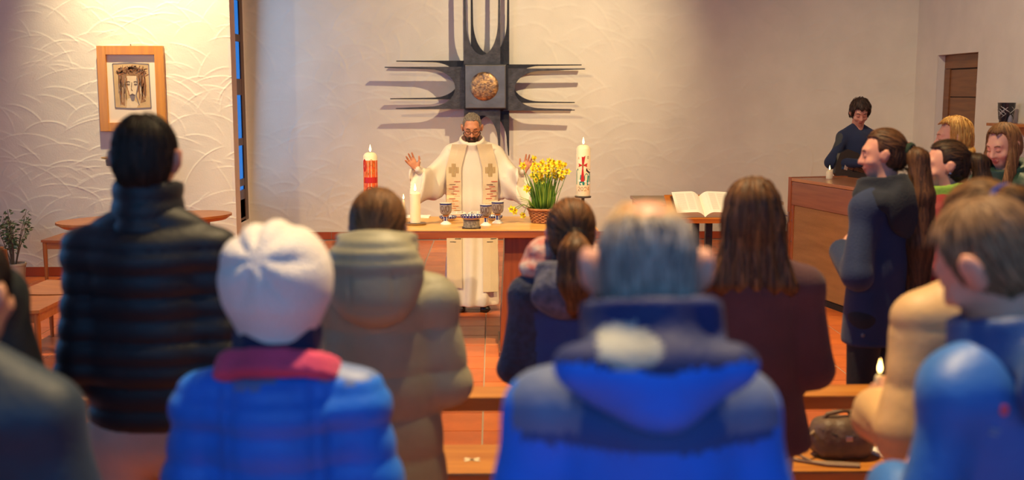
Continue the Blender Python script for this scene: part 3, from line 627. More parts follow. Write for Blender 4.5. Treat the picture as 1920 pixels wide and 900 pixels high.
MB().lathe([(.13, fz-.075), (.185, fz-.07), (.19, fz-.02), (.17, fz-.012)], 32).build('bowl', mat('teal_glaze', (44, 96, 104), .25, var=.6, vscale=30, rgb2=(150, 140, 90), coat=.4), fo, smooth=True)
MB().lathe([(.17, fz-.016), (.225, fz), (.23, fz+.008), (.215, fz+.01), (.1, fz-.004), (.002, fz-.006)], 36).build('dish', mat('gilt_dish', (206, 164, 60), .3, metal=.7), fo, smooth=True)
def seat_base(name, label, cat, loc, rz, w, d, zs, back=False):
    e = empty(name, loc, rz); tag(e, label, cat, 'wooden seats at the left wall')
    nx, ny = 8, 8; m = MB(); v = []
    for i in range(nx+1):
        for j in range(ny+1):
            u, t = i/nx*2-1, j/ny*2-1; v.append((u*w/2, t*d/2, zs-.012*(1-u*u)*(1-t*t)+.006*u*u))
    k = (nx+1)*(ny+1); v += [(x, y, z-.022) for x, y, z in v]
    f = []
    for i in range(nx):
        for j in range(ny):
            a = i*(ny+1)+j; f += [(a, a+ny+1, a+ny+2, a+1), (k+a, k+a+1, k+a+ny+2, k+a+ny+1)]
    for i in range(nx): a = i*(ny+1); f += [(a, a+ny+1, k+a+ny+1, k+a), (a+ny, k+a+ny, k+a+2*ny+1, a+2*ny+1)]
    for j in range(ny): f += [(j, k+j, k+j+1, j+1), (nx*(ny+1)+j, nx*(ny+1)+j+1, k+nx*(ny+1)+j+1, k+nx*(ny+1)+j)]
    m.add(v, f); m.build('seat', tw, e, smooth=True)
    for sy in (-1, 1): MB().box((-w/2+.03, sy*(d/2-.03)-.011, zs-.085), (w/2-.03, sy*(d/2-.03)+.011, zs-.02), bev=.003).build('apron', tw, e)
    for sx in (-1, 1): MB().box((sx*(w/2-.03)-.011, -d/2+.03, zs-.085), (sx*(w/2-.03)+.011, d/2-.03, zs-.02), bev=.003).build('apron', tw, e)
    for sx in (-1, 1):
        for sy in (-1, 1):
            top = zs+.0 if not (back and sx < 0) else zs+.34
            MB().tube([(sx*(w/2-.026), sy*(d/2-.026), 0), (sx*(w/2-.026), sy*(d/2-.026), zs*.7), (sx*(w/2-.026), sy*(d/2-.026), zs-.002), (sx*(w/2-.026)-(.03 if top > zs else 0), sy*(d/2-.026), top)], [.013, .021, .021, .018], 10).build('leg', twz, e, smooth=True)
    if back:
        MB().box((-w/2-.045, -d/2, zs+.28), (-w/2-.015, d/2, zs+.36), bev=.01).build('back_rail', tw, e); MB().box((-w/2-.03, -d/2+.03, zs+.16), (-w/2-.012, d/2-.03, zs+.2), bev=.006).build('back_rail', tw, e)
    return e
seat_base('wooden_chair', 'beech chair nearest the green jacket at the left edge', 'chair', (-3.25, 7.5, 0), 0, .44, .56, .44, True)
seat_base('wooden_stool', 'beech stool directly behind the nearest beech chair', 'stool', (-3.24, 8.14, 0), 0, .45, .6, .44)
seat_base('wooden_stool', 'taller beech stool against the left wall right of the plant', 'stool', (-4.1, 10.78, 0), 0, .5, .56, .475)
p = atz(25, 524, 0)
pt = empty('potted_ficus', (at(26, 500, 10.72).x, 10.72, 0)); tag(pt, 'small leafy ficus in a cream pot in the left corner', 'plant')
MB().lathe([(.085, 0), (.09, .005), (.112, .2), (.118, .205), (.118, .225), (.104, .225), (.1, .2), (.002, .195)], 32).build('pot', mat('cream_pot', (206, 188, 158), .6), pt, smooth=True)
MB().lathe([(.1, .19), (.05, .205), (.002, .208)], 20).build('soil', mat('dark_soil', (48, 36, 28), .95), pt)
bark = mat('grey_bark', (112, 96, 76), .8); fl = [mat('ficus_leaf_%d' % i, c, .4, coat=.2) for i, c in enumerate(((74, 104, 62), (96, 124, 76), (132, 150, 100)))]
rg = random.Random(21); lf = MB(); sm = MB()
for j in range(13):
    a = rg.uniform(0, 6.28); r1 = rg.uniform(.05, .24); hh = rg.uniform(.5, .88)
    P0 = Vector((.02*math.cos(a), .02*math.sin(a), .2)); P2 = Vector((r1*math.cos(a), r1*math.sin(a), hh)); P1 = P0.lerp(P2, .5)+Vector((0, 0, .08))
    pts = [P0.lerp(P1, t).lerp(P1.lerp(P2, t), t) for t in np.linspace(0, 1, 7)]; sm.tube(pts, [.006, .005, .005, .004, .003, .003, .002], 5)
    for k_ in range(24):
        t = rg.uniform(.3, 1.02); c = P0.lerp(P1, t).lerp(P1.lerp(P2, t), t); dr = Vector((rg.gauss(0, 1), rg.gauss(0, 1), rg.gauss(-.1, .6))).normalized(); L = rg.uniform(.04, .065)
        c = c+dr*.02; sd = dr.cross(Vector((rg.gauss(0, 1), rg.gauss(0, 1), rg.gauss(0, 1)))).normalized()*L*.22; up = sd.cross(dr).normalized()*L*.06
        lf.add([c, c+dr*L*.45-sd, c+dr*L-up, c+dr*L*.45+sd, c+dr*L*.5+up], [(0, 1, 4), (1, 2, 4), (2, 3, 4), (3, 0, 4)], rg.choice((0, 0, 1, 2)))
sm.build('branches', bark, pt); tag(lf.build('foliage', fl, pt), kind='stuff')

# ------------------------------------------------------------------ right wall: vase on a shelf
SX = XR-.14; q = at(1888, 231, FPX*SX/(1888-924.0)); vy = q.y; sz = q.z
sf = empty('wall_shelf', (XR, vy-.12, sz)); tag(sf, 'small wooden shelf on the right wall under the striped vase', 'shelf')
MB().box((-.26, -.3, -.03), (-.004, .3, 0), bev=.004).build('board', tw, sf); MB().prism([(-.2, -.03), (-.01, -.03), (-.01, -.2)], -.22, -.19).build('bracket', tw, sf); MB().prism([(-.2, -.03), (-.01, -.03), (-.01, -.2)], .19, .22).build('bracket', tw, sf)
va = empty('striped_vase', (SX, vy, sz)); tag(va, 'dark vase with pale scratched stripes on the wall shelf', 'vase')
MB().lathe([(.055, 0), (.062, .004), (.075, .05), (.086, .2), (.088, .21), (.078, .21), (.07, .15), (.06, .02), (.002, .015)], 32).build('vase_body', mat('black_glaze', (26, 27, 34), .25, coat=.4), va, smooth=True)
lines = MB()
for j in range(30):
    a = rg.uniform(0, 6.28); z0_ = rg.uniform(.02, .13); sg = 1 if (a % 1.57) < .8 else -1
    pts = [((.062+.026*(min(1, zq/.2))**.8+.002)*math.cos(a+sg*t*.8), (.062+.026*(min(1, zq/.2))**.8+.002)*math.sin(a+sg*t*.8), zq) for t in np.linspace(0, 1, 7) for zq in (z0_+.05*t,)]
    lines.tube(pts, .0022, 4)
lines.build('scratched_stripes', mat('pale_scratches', (206, 200, 190), .5), va)
st = MB().lathe([(.022, 0), (.026, .03), (.02, .06), (.008, .085), (.001, .09)], 16).build('grey_figurine', mat('grey_ceramic', (120, 116, 124), .5), smooth=True); st.location = (SX-.02, vy-.14, sz); tag(st, 'small grey pointed ornament beside the striped vase', 'ornament')

# ------------------------------------------------------------------ pew
pw = wood('pew_pine', (206, 138, 58), (176, 106, 40), 'x', .4); pwf = wood('pew_pine_face', (176, 104, 42), (140, 78, 30), 'x', .42)
px0, px1 = at(120, 740, 4.0).x, at(1990, 740, 4.0).x
pew = empty('pew', ((px0+px1)/2, 4.1, 0)); tag(pew, 'long pine pew crossing the picture behind the front rows', 'pew'); hw3 = (px1-px0)/2
bz = at(900, 745, 3.96).z
MB().box((-hw3, -.14, bz-.055), (hw3, .02, bz), bev=.006).build('back_ledge', pw, pew)
sz_ = at(900, 885, 4.12).z
MB().box((-hw3, -.02, sz_-.045), (hw3, .36, sz_), bev=.006).build('seat_board', pw, pew)
for x in (-hw3+.15, -hw3*.36, hw3*.36+.05, hw3-.15):
    MB().box((x-.03, .02, 0), (x+.03, .32, sz_-.046), bev=.004).build('leg', pwf, pew); MB().box((x-.03, -.1, 0), (x+.03, -.03, bz-.056), bev=.004).build('back_post', pwf, pew)
tp = MB(); c = atz(885, 862, sz_+.0012)
for a in (.5, -.5): tp.box((-.035, -.008, 0), (.035, .008, .0012), M=Matrix.Translation(c) @ Matrix.Rotation(a, 4, 'Z'))
tag(tp.build('tape_cross', mat('cream_tape', (232, 214, 176), .8)), 'small pale tape cross stuck on the pew seat', 'tape')
# ------------------------------------------------------------------ implicit-surface modelling for bodies, clothes and hair
A3 = lambda *p: np.array(p, np.float32)
def nrm(v): v = np.asarray(v, np.float32); return v/(np.linalg.norm(v)+1e-9)
def rotm(pitch=0, yaw=0, roll=0):
    """head frame: x right, y forward, z up; pitch>0 bows, yaw>0 turns to own right, roll>0 tips to own right"""
    return np.array(Matrix.Rotation(-yaw, 3, 'Z') @ Matrix.Rotation(-pitch, 3, 'X') @ Matrix.Rotation(roll, 3, 'Y'), np.float32)
def ell(c, r, R=None):
    c = np.asarray(c, np.float32); r = np.asarray(r, np.float32)
    def fn(P):
        q = P-c
        if R is not None: q = q @ R
        a = q/r; k0 = np.sqrt((a*a).sum(-1)); b = a/r; k1 = np.sqrt((b*b).sum(-1))+1e-6
        return k0*(k0-1)/k1
    e = np.full(3, r.max()) if R is not None else r
    return fn, c-e, c+e
def cone(a, b, ra, rb):
    a = np.asarray(a, np.float32); b = np.asarray(b, np.float32); ba = b-a; L2 = float(ba @ ba)+1e-9
    def fn(P):
        q = P-a; h = np.clip((q @ ba)/L2, 0, 1); return np.sqrt(((q-h[..., None]*ba)**2).sum(-1))-(ra+(rb-ra)*h)
    m = max(ra, rb); return fn, np.minimum(a, b)-m, np.maximum(a, b)+m
def econe(a, b, ra, rb, side=(1, 0, 0), cap=None):
    """elliptic tapered column; ra, rb = (radius along side, radius across)"""
    a = np.asarray(a, np.float32); b = np.asarray(b, np.float32); ba = b-a; L2 = float(ba @ ba); w = ba/math.sqrt(L2)
    u = np.asarray(side, np.float32); u = nrm(u-w*(u @ w)); v = np.cross(w, u)
    cp = cap or min(min(ra), min(rb))
    def fn(P):
        q = P-a; h = np.clip((q @ ba)/L2, 0, 1); q = q-h[..., None]*ba
        rx = ra[0]+(rb[0]-ra[0])*h; ry = ra[1]+(rb[1]-ra[1])*h
        k = np.sqrt((q @ u/rx)**2+(q @ v/ry)**2+(q @ w/cp)**2); return (k-1)*np.minimum(rx, ry)
    m = max(max(ra), max(rb)); return fn, np.minimum(a, b)-m, np.maximum(a, b)+m
def rbox(c, h, r=.01, R=None):
    c = np.asarray(c, np.float32); h = np.asarray(h, np.float32)
    def fn(P):
        q = P-c
        if R is not None: q = q @ R
        q = np.abs(q)-(h-r); return np.sqrt((np.maximum(q, 0)**2).sum(-1))+np.minimum(q.max(-1), 0)-r
    e = np.full(3, float(np.linalg.norm(h))) if R is not None else h
    return fn, c-e, c+e
class Field:
    def __init__(s, prims, res):
        """prims: (prim, material, blend, op)"""
        lo = np.min([p[0][1] for p in prims if p[3] == 'u'], 0)-3*res-.03; hi = np.max([p[0][2] for p in prims if p[3] == 'u'], 0)+3*res+.03
        s.res = res; s.lo = lo.astype(np.float32); s.n = np.ceil((hi-lo)/res).astype(int)+1
        s.ax = [s.lo[i]+res*np.arange(s.n[i], dtype=np.float32) for i in range(3)]
        s.D = np.full(s.n, .12, np.float32); s.M = np.zeros(s.n, np.int8)
        for p, m, k, op in prims: s.add(p, m, k, op)
    def sl(s, lo, hi, pad):
        i0 = np.clip(np.floor((lo-pad-s.lo)/s.res).astype(int), 0, s.n); i1 = np.clip(np.ceil((hi+pad-s.lo)/s.res).astype(int)+1, 0, s.n)
        return tuple(slice(a, b) for a, b in zip(i0, i1))
    def pts(s, S): return np.stack(np.meshgrid(*[s.ax[i][S[i]] for i in range(3)], indexing='ij'), -1)
    def add(s, prim, m=0, k=.02, op='u'):
        fn, lo, hi = prim; S = s.sl(np.asarray(lo), np.asarray(hi), max(k, .02)+3*s.res)
        if any(q.stop <= q.start for q in S): return
        P = s.pts(S); d = fn(P).astype(np.float32); D = s.D[S]
        if op == 'u':
            if k > 0:
                h = np.clip(.5+.5*(D-d)/k, 0, 1); nd = D*(1-h)+d*h-k*h*(1-h)
            else: nd = np.minimum(D, d)
            if m is not None: s.M[S] = np.where(d < D, m, s.M[S])
        elif op == 's':
            h = np.clip(.5-.5*(D+d)/max(k, 1e-4), 0, 1); nd = D*(1-h)-d*h+k*h*(1-h)
        elif op == 'p':                                # repaint only
            s.M[S] = np.where(d < 0, m, s.M[S]); nd = D
        s.D[S] = nd
    def disp(s, fn, band=.06):
        P = s.pts(tuple(slice(0, n) for n in s.n)); msk = np.abs(s.D) < band; s.D[msk] += fn(P[msk]).astype(np.float32)
    def cut(s, fn):
        P = s.pts(tuple(slice(0, n) for n in s.n)); s.D = np.maximum(s.D, fn(P).astype(np.float32))
    def paint(s, fn):
        P = s.pts(tuple(slice(0, n) for n in s.n)); msk = np.abs(s.D) < .05; s.M[msk] = fn(P[msk], s.M[msk])
    def surf(s):
        D = s.D; n = s.n; neg = D < 0
        c = [neg[i:n[0]-1+i, j:n[1]-1+j, k:n[2]-1+k] for i in (0, 1) for j in (0, 1) for k in (0, 1)]
        cnt = sum(x.astype(np.int8) for x in c); act = (cnt > 0) & (cnt < 8)
        I = np.argwhere(act); N = len(I); idx = np.full(act.shape, -1, np.int64); idx[act] = np.arange(N)
        off = np.array([(i, j, k) for i in (0, 1) for j in (0, 1) for k in (0, 1)])
        V8 = np.stack([D[I[:, 0]+o[0], I[:, 1]+o[1], I[:, 2]+o[2]] for o in off], 1)
        acc = np.zeros((N, 3)); w = np.zeros(N)
        for a in range(8):
            for b in range(a+1, 8):
                if np.abs(off[a]-off[b]).sum() != 1: continue
                da, db = V8[:, a], V8[:, b]; x = (da < 0) != (db < 0); t = np.where(x, da/np.where(x, da-db, 1), 0)
                acc += np.where(x[:, None], off[a]+t[:, None]*(off[b]-off[a]), 0); w += x
        V = s.lo+(I+acc/w[:, None])*s.res
        F = []
        for ax in range(3):
            a1, a2 = (ax+1) % 3, (ax+2) % 3
            S0 = [slice(1, -1)]*3; S0[ax] = slice(0, n[ax]-1); S1 = list(S0); S1[ax] = slice(1, n[ax])
            x = neg[tuple(S0)] != neg[tuple(S1)]; E = np.argwhere(x); fl = neg[tuple(S0)][x]
            E[:, a1] += 1; E[:, a2] += 1
            def cell(d1, d2): q = E.copy(); q[:, a1] -= d1; q[:, a2] -= d2; return idx[q[:, 0], q[:, 1], q[:, 2]]
            q = np.stack([cell(1, 1), cell(0, 1), cell(0, 0), cell(1, 0)], 1); q[~fl] = q[~fl][:, ::-1]; F.append(q)
        F = np.concatenate(F); F = F[(F >= 0).all(1)]
        ci = np.clip(np.round((V-s.lo)/s.res).astype(int), 0, s.n-1); mi = s.M[ci[:, 0], ci[:, 1], ci[:, 2]]
        return V, F, mi[F[:, 0]]
    def sample(s, P):
        q = (P-s.lo)/s.res; q = np.clip(q, 0, np.array(s.n)-1.001); i = q.astype(int); f = (q-i).astype(np.float32); out = 0
        for a in (0, 1):
            for b in (0, 1):
                for c in (0, 1):
                    out = out+s.D[i[:, 0]+a, i[:, 1]+b, i[:, 2]+c]*(f[:, 0] if a else 1-f[:, 0])*(f[:, 1] if b else 1-f[:, 1])*(f[:, 2] if c else 1-f[:, 2])
        return out
    def grad(s, P):
        e = s.res; g = np.stack([s.sample(P+A3(e, 0, 0))-s.sample(P-A3(e, 0, 0)), s.sample(P+A3(0, e, 0))-s.sample(P-A3(0, e, 0)), s.sample(P+A3(0, 0, e))-s.sample(P-A3(0, 0, e))], -1)
        return g/(np.linalg.norm(g, axis=1, keepdims=True)+1e-9)
def mesh_np(name, V, F, mats, mi, parent, tint=None, loc=None):
    me = bpy.data.meshes.new(name); me.vertices.add(len(V)); me.vertices.foreach_set('co', np.asarray(V, np.float32).ravel())
    me.loops.add(F.size); me.loops.foreach_set('vertex_index', F.ravel().astype(np.int32))
    me.polygons.add(len(F)); me.polygons.foreach_set('loop_start', np.arange(0, F.size, F.shape[1], dtype=np.int32))
    for m in mats: me.materials.append(m)
    if mi is not None: me.polygons.foreach_set('material_index', np.asarray(mi, np.int32))
    me.polygons.foreach_set('use_smooth', np.ones(len(F), bool)); me.update(calc_edges=True)
    if tint is not None:
        at_ = me.attributes.new('tint', 'FLOAT', 'POINT'); at_.data.foreach_set('value', np.asarray(tint, np.float32))
    o = bpy.data.objects.new(name, me); COL.objects.link(o); o.parent = parent; return o
def solid(name, prims, res, mats, parent, disp=None, cut=None, paint=None, band=.06):
    F = Field(prims, res)
    if disp: F.disp(disp, band)
    if cut: F.cut(cut)
    if paint: F.paint(paint)
    V, Q, mi = F.surf(); o = mesh_np(name, V, Q, mats, mi if len(mats) > 1 else None, parent); return o, F
def hair_mat(name, rgb, hi):
    if name in MATS: return MATS[name]
    m = bpy.data.materials.new(name); m.use_nodes = True; nt = m.node_tree; b = nt.nodes['Principled BSDF']
    a = nt.nodes.new('ShaderNodeAttribute'); a.attribute_name = 'tint'; mx = nt.nodes.new('ShaderNodeMix'); mx.data_type = 'RGBA'
    mx.inputs[6].default_value = (*lin(rgb), 1); mx.inputs[7].default_value = (*lin(hi), 1)
    nt.links.new(a.outputs['Fac'], mx.inputs[0]); nt.links.new(mx.outputs[2], b.inputs['Base Color'])
    b.inputs['Roughness'].default_value = .55; b.inputs['Specular IOR Level'].default_value = .25
    MATS[name] = m; return m
def make_hair(name, prims, res, m, parent, flow, n=900, steps=9, step=.011, width=.0035, lift=.004, cut=None, disp=None, seed=1, tip=.0, p=None):
    F = Field(prims, res)
    if disp: F.disp(disp)
    if cut: F.cut(cut)
    V, Q, _ = F.surf(); rng = np.random.RandomState(seed); V = V.astype(np.float32)
    tint0 = np.clip(.25+.12*rng.randn(len(V)), 0, 1)
    P = V[rng.randint(0, len(V), n)].copy(); off = rng.uniform(.0, lift, n).astype(np.float32); tn = np.clip(rng.beta(1.6, 2.4, n), 0, 1); wd = width*rng.uniform(.6, 1.4, n)
    rows = []; dead = np.zeros(n, bool); jit = rng.randn(n, 3).astype(np.float32)*.12
    for i in range(steps):
        N_ = F.grad(P); d = F.sample(P); P = P-(d-off)[:, None]*N_*(1 if i < steps-2 else .4)
        t = flow(P)+jit; t = t/(np.linalg.norm(t, axis=1, keepdims=True)+1e-9); t = t-(t*N_).sum(1, keepdims=True)*N_*.9; t = t/(np.linalg.norm(t, axis=1, keepdims=True)+1e-9)
        sd = np.cross(N_, t); sd /= (np.linalg.norm(sd, axis=1, keepdims=True)+1e-9); w = (wd*(1-(i/(steps-1))**2*.85)*(.5+.5*min(1, i/1.5)))[:, None]
        if p is not None:
            ql = ((P-p.Hc) @ p.R)/p.hs; dead |= (ql[:, 1] > p.front-.004) & (ql[:, 2] < p.line-.006) & (ql[:, 2] > -.13) & (np.abs(ql[:, 0]) < .085)
            w = np.where(dead[:, None], 0, w); t = np.where(dead[:, None], 0, t)
        rows.append(np.stack([P-sd*w-N_*.0012, P+N_*.0006, P+sd*w-N_*.0012], 1)); P = P+t*step+N_*tip*(i/steps)*(~dead)[:, None]
    X = np.stack(rows, 1)                                  # n, steps, 3, 3
    base = len(V); k = np.arange(n)[:, None, None]*steps*3+np.arange(steps-1)[None, :, None]*3+np.arange(2)[None, None, :]+base
    q = np.stack([k, k+1, k+4, k+3], -1).reshape(-1, 4)
    return mesh_np(name, np.concatenate([V, X.reshape(-1, 3)]), np.concatenate([Q, q]), [m], None, parent, np.concatenate([tint0, np.repeat(tn, steps*3)])), F

# ------------------------------------------------------------------ people
skin_mats = {}
def skin(tone):
    return mat('skin_%d_%d_%d' % tone, tone, .5, var=.08, vscale=25, sss=.12)
def ik(S, Wp, l1, l2, pole):
    S, Wp, pole = map(lambda q: np.asarray(q, float), (S, Wp, pole)); d = Wp-S; L = np.linalg.norm(d); L = min(L, (l1+l2)*.995); w = d/np.linalg.norm(d); Wp = S+w*L
    a = (l1*l1-l2*l2+L*L)/(2*L); h = math.sqrt(max(0, l1*l1-a*a)); p = pole-w*(pole @ w); p /= np.linalg.norm(p)+1e-9
    return S+w*a+p*h, Wp
class Person:
    def __init__(s, X, Y, h, yaw, label, tone=(206, 150, 120), pitch=0, turn=0, roll=0, lean=0.0, sw=.104, wrists=None, poles=None, hands=None, trousers=(30, 30, 36), top=(60, 60, 60), hs=1.0, foot=.0, res=.009, z0=0.0, shoes=(28, 24, 22), sz=.785, ear=1.0, hand_kw=None):
        s.e = empty('person', (X, Y, z0), -R_(yaw)); tag(s.e, label, 'person'); s.h = h; s.yaw = R_(yaw); s.X, s.Y, s.z0 = X, Y, z0
        s.Minv = (Matrix.Translation((X, Y, z0)) @ Matrix.Rotation(-R_(yaw), 4, 'Z')).inverted()
        k = s.k = h/1.75; s.lean = lean; s.sz = sz; s.ear = ear; s.front, s.line = .05, .062
        s.S = {sg: A3(sg*sw*.95*h, lean*.9, s.sz*h) for sg in (-1, 1)}
        s.nb = A3(0, lean-.012*k, .845*h); s.hs = hs*k**.5
        s.R = rotm(R_(pitch), R_(turn), R_(roll)); Rn = rotm(R_(pitch*.55), R_(turn*.4), R_(roll*.6))
        s.Hc = s.nb+Rn @ A3(0, .012, .122*k+.012) if True else None
        wrists = wrists or {-1: A3(-.05*k, .2*k+lean, .62*h), 1: A3(.05*k, .2*k+lean, .60*h)}
        poles = poles or {-1: A3(-.85, -.9, -.2), 1: A3(.85, -.9, -.2)}
        s.E = {}; s.Wr = {}
        for sg in (-1, 1): s.E[sg], s.Wr[sg] = ik(s.S[sg], wrists[sg], .172*h, .152*h, poles[sg])
        s.tone = tone; s.hands = hands or {}; s.res = res; s.hand_kw = hand_kw or {}
        s.body(trousers, top, shoes)
    def hp(s, x, y, z): return s.Hc+s.R @ (A3(x, y, z)*s.hs)
    def loc(s, v): return np.array(s.Minv @ Vector(v), np.float32)
    def hell(s, c, r): return ell(s.hp(*c), np.array(r)*s.hs, s.R)
    def hcone(s, a, b, ra, rb): return cone(s.hp(*a), s.hp(*b), ra*s.hs, rb*s.hs)
    def hand_prims(s, sg):
        W_ = s.Wr[sg]; fd = nrm(W_-s.E[sg]); H = s.hands.get(sg, {} if s.hands else dict(dir=(-sg*.9, .3, .12), palm=(0, -1, 0), thumb=(0, .2, 1))); fd = nrm(H.get('dir', fd)); pn = np.asarray(H.get('palm', (-sg*.8, 0, -.2)), np.float32); pn = nrm(pn-fd*(pn @ fd)); th = np.asarray(H.get('thumb', np.cross(fd, pn)*-sg), np.float32)
        th = nrm(th-fd*(th @ fd)-pn*(th @ pn)); k = s.k*H.get('size', 1.0); curl = H.get('curl', .5); spread = H.get('spread', .0); out = []
        out.append((econe(W_+fd*.004, W_+fd*.075*k, (.026*k, .017*k), (.037*k, .0125*k), side=th), 0, .012, 'u'))
        for i, (o_, L) in enumerate(((.028, .072), (.0095, .08), (-.0095, .075), (-.027, .06))):
            b = W_+fd*(.082 - .004*abs(i-1.3))*k+th*o_*k*1.04; d0 = nrm(fd+th*(o_*spread*14)); a1 = curl*(.8+.12*i); d1 = nrm(d0*math.cos(a1)+pn*math.sin(a1)); d2 = nrm(d0*math.cos(a1*2.1)+pn*math.sin(a1*2.1))
            m1 = b+d0*L*k*.28; m2 = m1+d1*L*k*.38; e = m2+d2*L*k*.34
            out += [(cone(b-d0*.012, m1, .0095*k, .0088*k), 0, .004, 'u'), (cone(m1, m2, .0088*k, .0082*k), 0, .003, 'u'), (cone(m2, e, .0082*k, .007*k), 0, .003, 'u')]
        to = H.get('thumb_out', .7); b = W_+fd*.022*k+th*.022*k; d0 = nrm(fd*.75+th*to+pn*.25); m1 = b+d0*.045*k; e = m1+nrm(fd*.9+th*to*.55+pn*.2)*.038*k
        out += [(cone(b, m1, .0135*k, .0105*k), 0, .01, 'u'), (cone(m1, e, .0105*k, .008*k), 0, .004, 'u')]
        return out
    def body(s, trousers, top, shoes):
        h, k = s.h, s.k; q = []; u = lambda p, m, b=.02: q.append((p, m, b, 'u'))
        for sg in (-1, 1):
            x = sg*.055*h; kn = A3(x*1.05, .015, .285*h); an = A3(x*1.02, -.02, .05*h)
            u(cone(A3(x*.95, 0, .5*h), kn, .088*k, .058*k), 1, .03); u(cone(kn, an, .057*k, .042*k), 1, .02); u(econe(A3(x, -.045, .036), A3(x*1.15, .12*k, .03), (.042, .036), (.045, .028)), 2, .015)
        lz = s.lean
        u(econe(A3(0, 0, .5*h), A3(0, lz*.4, .62*h), (.155*k, .105*k), (.135*k, .095*k)), 1, .05); u(econe(A3(0, lz*.4, .62*h), A3(0, lz*.85, .77*h), (.135*k, .095*k), (.16*k, .105*k)), 3, .05)
        u(cone(s.S[-1], s.S[1], .05*k, .05*k), 3, .05)
        for sg in (-1, 1): u(cone(s.S[sg], s.E[sg], .046*k, .038*k), 3, .03); u(cone(s.E[sg], s.Wr[sg], .037*k, .025*k), 0 if s.hand_kw.get('bare') else 3, .02)
        u(cone(s.nb-A3(0, 0, .03), s.hp(0, -.022, -.05), .06*k, .053*s.hs), 0, .025)
        # head
        u(s.hell((0, -.014, .032), (.074, .094, .086)), 0, .02); u(s.hell((0, .022, -.03), (.062, .068, .078)), 0, .03)
        u(s.hell((0, .05, -.085), (.03, .03, .024)), 0, .03); u(s.hell((0, .072, .03), (.05, .02, .02)), 0, .02)
        for sg in (-1, 1):
            q.append((s.hell((sg*.031, .1, .008), (.017, .016, .012)), 0, .012, 's'))
            u(s.hell((sg*.031, .077, .006), (.0145, .0135, .011)), 0, .006); u(s.hell((sg*.04, .062, -.03), (.024, .022, .02)), 0, .02)
            u(s.hell((sg*(.08+.006*(s.ear-1)), -.008, -.004), (.012*s.ear, .019*s.ear, .033*s.ear)), 0, .008); u(s.hell((sg*(.09+.03*(s.ear-1)), -.015, .006), (.009*s.ear, .02*s.ear, .026*s.ear)), 0, .006)
            q.append((s.hell((sg*(.098+.04*(s.ear-1)), -.004, .0), (.007, .010, .016)), 0, .006, 's'))
        u(s.hcone((0, .088, .014), (0, .108, -.028), .008, .0125), 0, .012); 
        for sg in (-1, 1): u(s.hell((sg*.011, .095, -.032), (.009, .011, .008)), 0, .008)
        u(s.hell((0, .086, -.058), (.023, .011, .007)), 4, .006); u(s.hell((0, .084, -.068), (.019, .011, .007)), 4, .006)
        for sg in (-1, 1): q += s.hand_prims(sg)
        t = s.tone; lip = mat('lips_%d_%d_%d' % t, (int(t[0]*.86), int(t[1]*.66), int(t[2]*.66)), .45)
        tr = mat('trousers_%d_%d_%d' % trousers, trousers, .8, var=.15, bump=.2, bscale=60); tp_ = mat('underlayer_%d_%d_%d' % top, top, .8); sh = mat('shoe_%d_%d_%d' % shoes, shoes, .35)
        s.bo, s.bf = solid('body', q, s.res, [skin(t), tr, sh, tp_, lip], s.e)
        V = s.bo.data.vertices; s.bvh = BVHTree.FromPolygons([v.co.copy() for v in V], [tuple(p.vertices) for p in s.bo.data.polygons])
    def face_tube(s, name, lines, r, m, off=.0):
        g = MB()
        for pts in lines:
            out = []
            for x, z in pts:
                o_ = Vector(s.hp(x, .3, z)); d = Vector(s.R @ A3(0, -1, 0)); hit = s.bvh.ray_cast(o_, d)[0]
                out.append(hit - d*off if hit else Vector(s.hp(x, .08, z)))
            g.tube(out, r*s.hs, 6, flat=1.0)
        return g.build(name, m, s.e, smooth='full')
    def face(s, brow=(60, 42, 32), closed=True):
        bm_ = mat('brow_%d_%d_%d' % brow, brow, .8)
        s.face_tube('eyebrow', [[(-.046, .028), (-.034, .0335), (-.017, .029)]], .0036, bm_); s.face_tube('eyebrow', [[(.046, .028), (.034, .0335), (.017, .029)]], .0036, bm_)
        for sg in (-1, 1): s.face_tube('eyelashes', [[(sg*.044, .001), (sg*.037, -.003), (sg*.03, -.0042), (sg*.023, -.002), (sg*.018, .001)]], .002, bm_)
        s.face_tube('mouth_line', [[(-.022, -.0625), (-.01, -.062), (0, -.0632), (.01, -.062), (.022, -.0625)]], .0014, mat('mouth_line', (110, 58, 50), .7))
    # ---- clothing pieces
    def torso_prims(s, t, hem, rxh, ryh, m=0, rs=1.0, sleeve=.022, cuff=None, up=.0):
        h, k, lz = s.h, s.k, s.lean; q = []; u = lambda p, b=.04: q.append((p, m, b, 'u'))
        u(econe(A3(0, .005, hem+.02), A3(0, lz*.45, .63*h), (rxh*.94, ryh*.94), (.142*k*rs+t, .1*k*rs+t)), .03); u(econe(A3(0, lz*.45, .63*h), A3(0, lz*.85, .765*h), (.142*k*rs+t, .1*k*rs+t), (.156*k*rs+t*.6, .106*k*rs+t)), .04)
        u(cone(s.S[-1]*A3(.93, 1, 1), s.S[1]*A3(.93, 1, 1), .047*k+t*.6, .047*k+t*.6), .04)
        u(ell(A3(0, lz*.9-.012, s.sz*h+.008), (.165*k+t*.5, .082*k+t*.8, .056*k+t*.5)), .04)
        for sg in (-1, 1): u(cone(s.nb+A3(sg*.02, -.005, -.012), s.S[sg]+A3(-sg*.02, 0, .004), .05*k+t*.3+up, .042*k+t*.5), .035)
        for sg in (-1, 1):
            W_ = s.Wr[sg]; E = s.E[sg]; d = nrm(W_-E)
            q.append((cone(s.S[sg]-A3(sg*.008, 0, .01), E, .042*k+t*.4+sleeve*.15, .041*k+sleeve*.85), m, .045, 'u')); q.append((cone(E, W_-d*.005, .038*k+sleeve*.85, .03*k+(sleeve if cuff is None else cuff)), m, .02, 'u'))
        return q
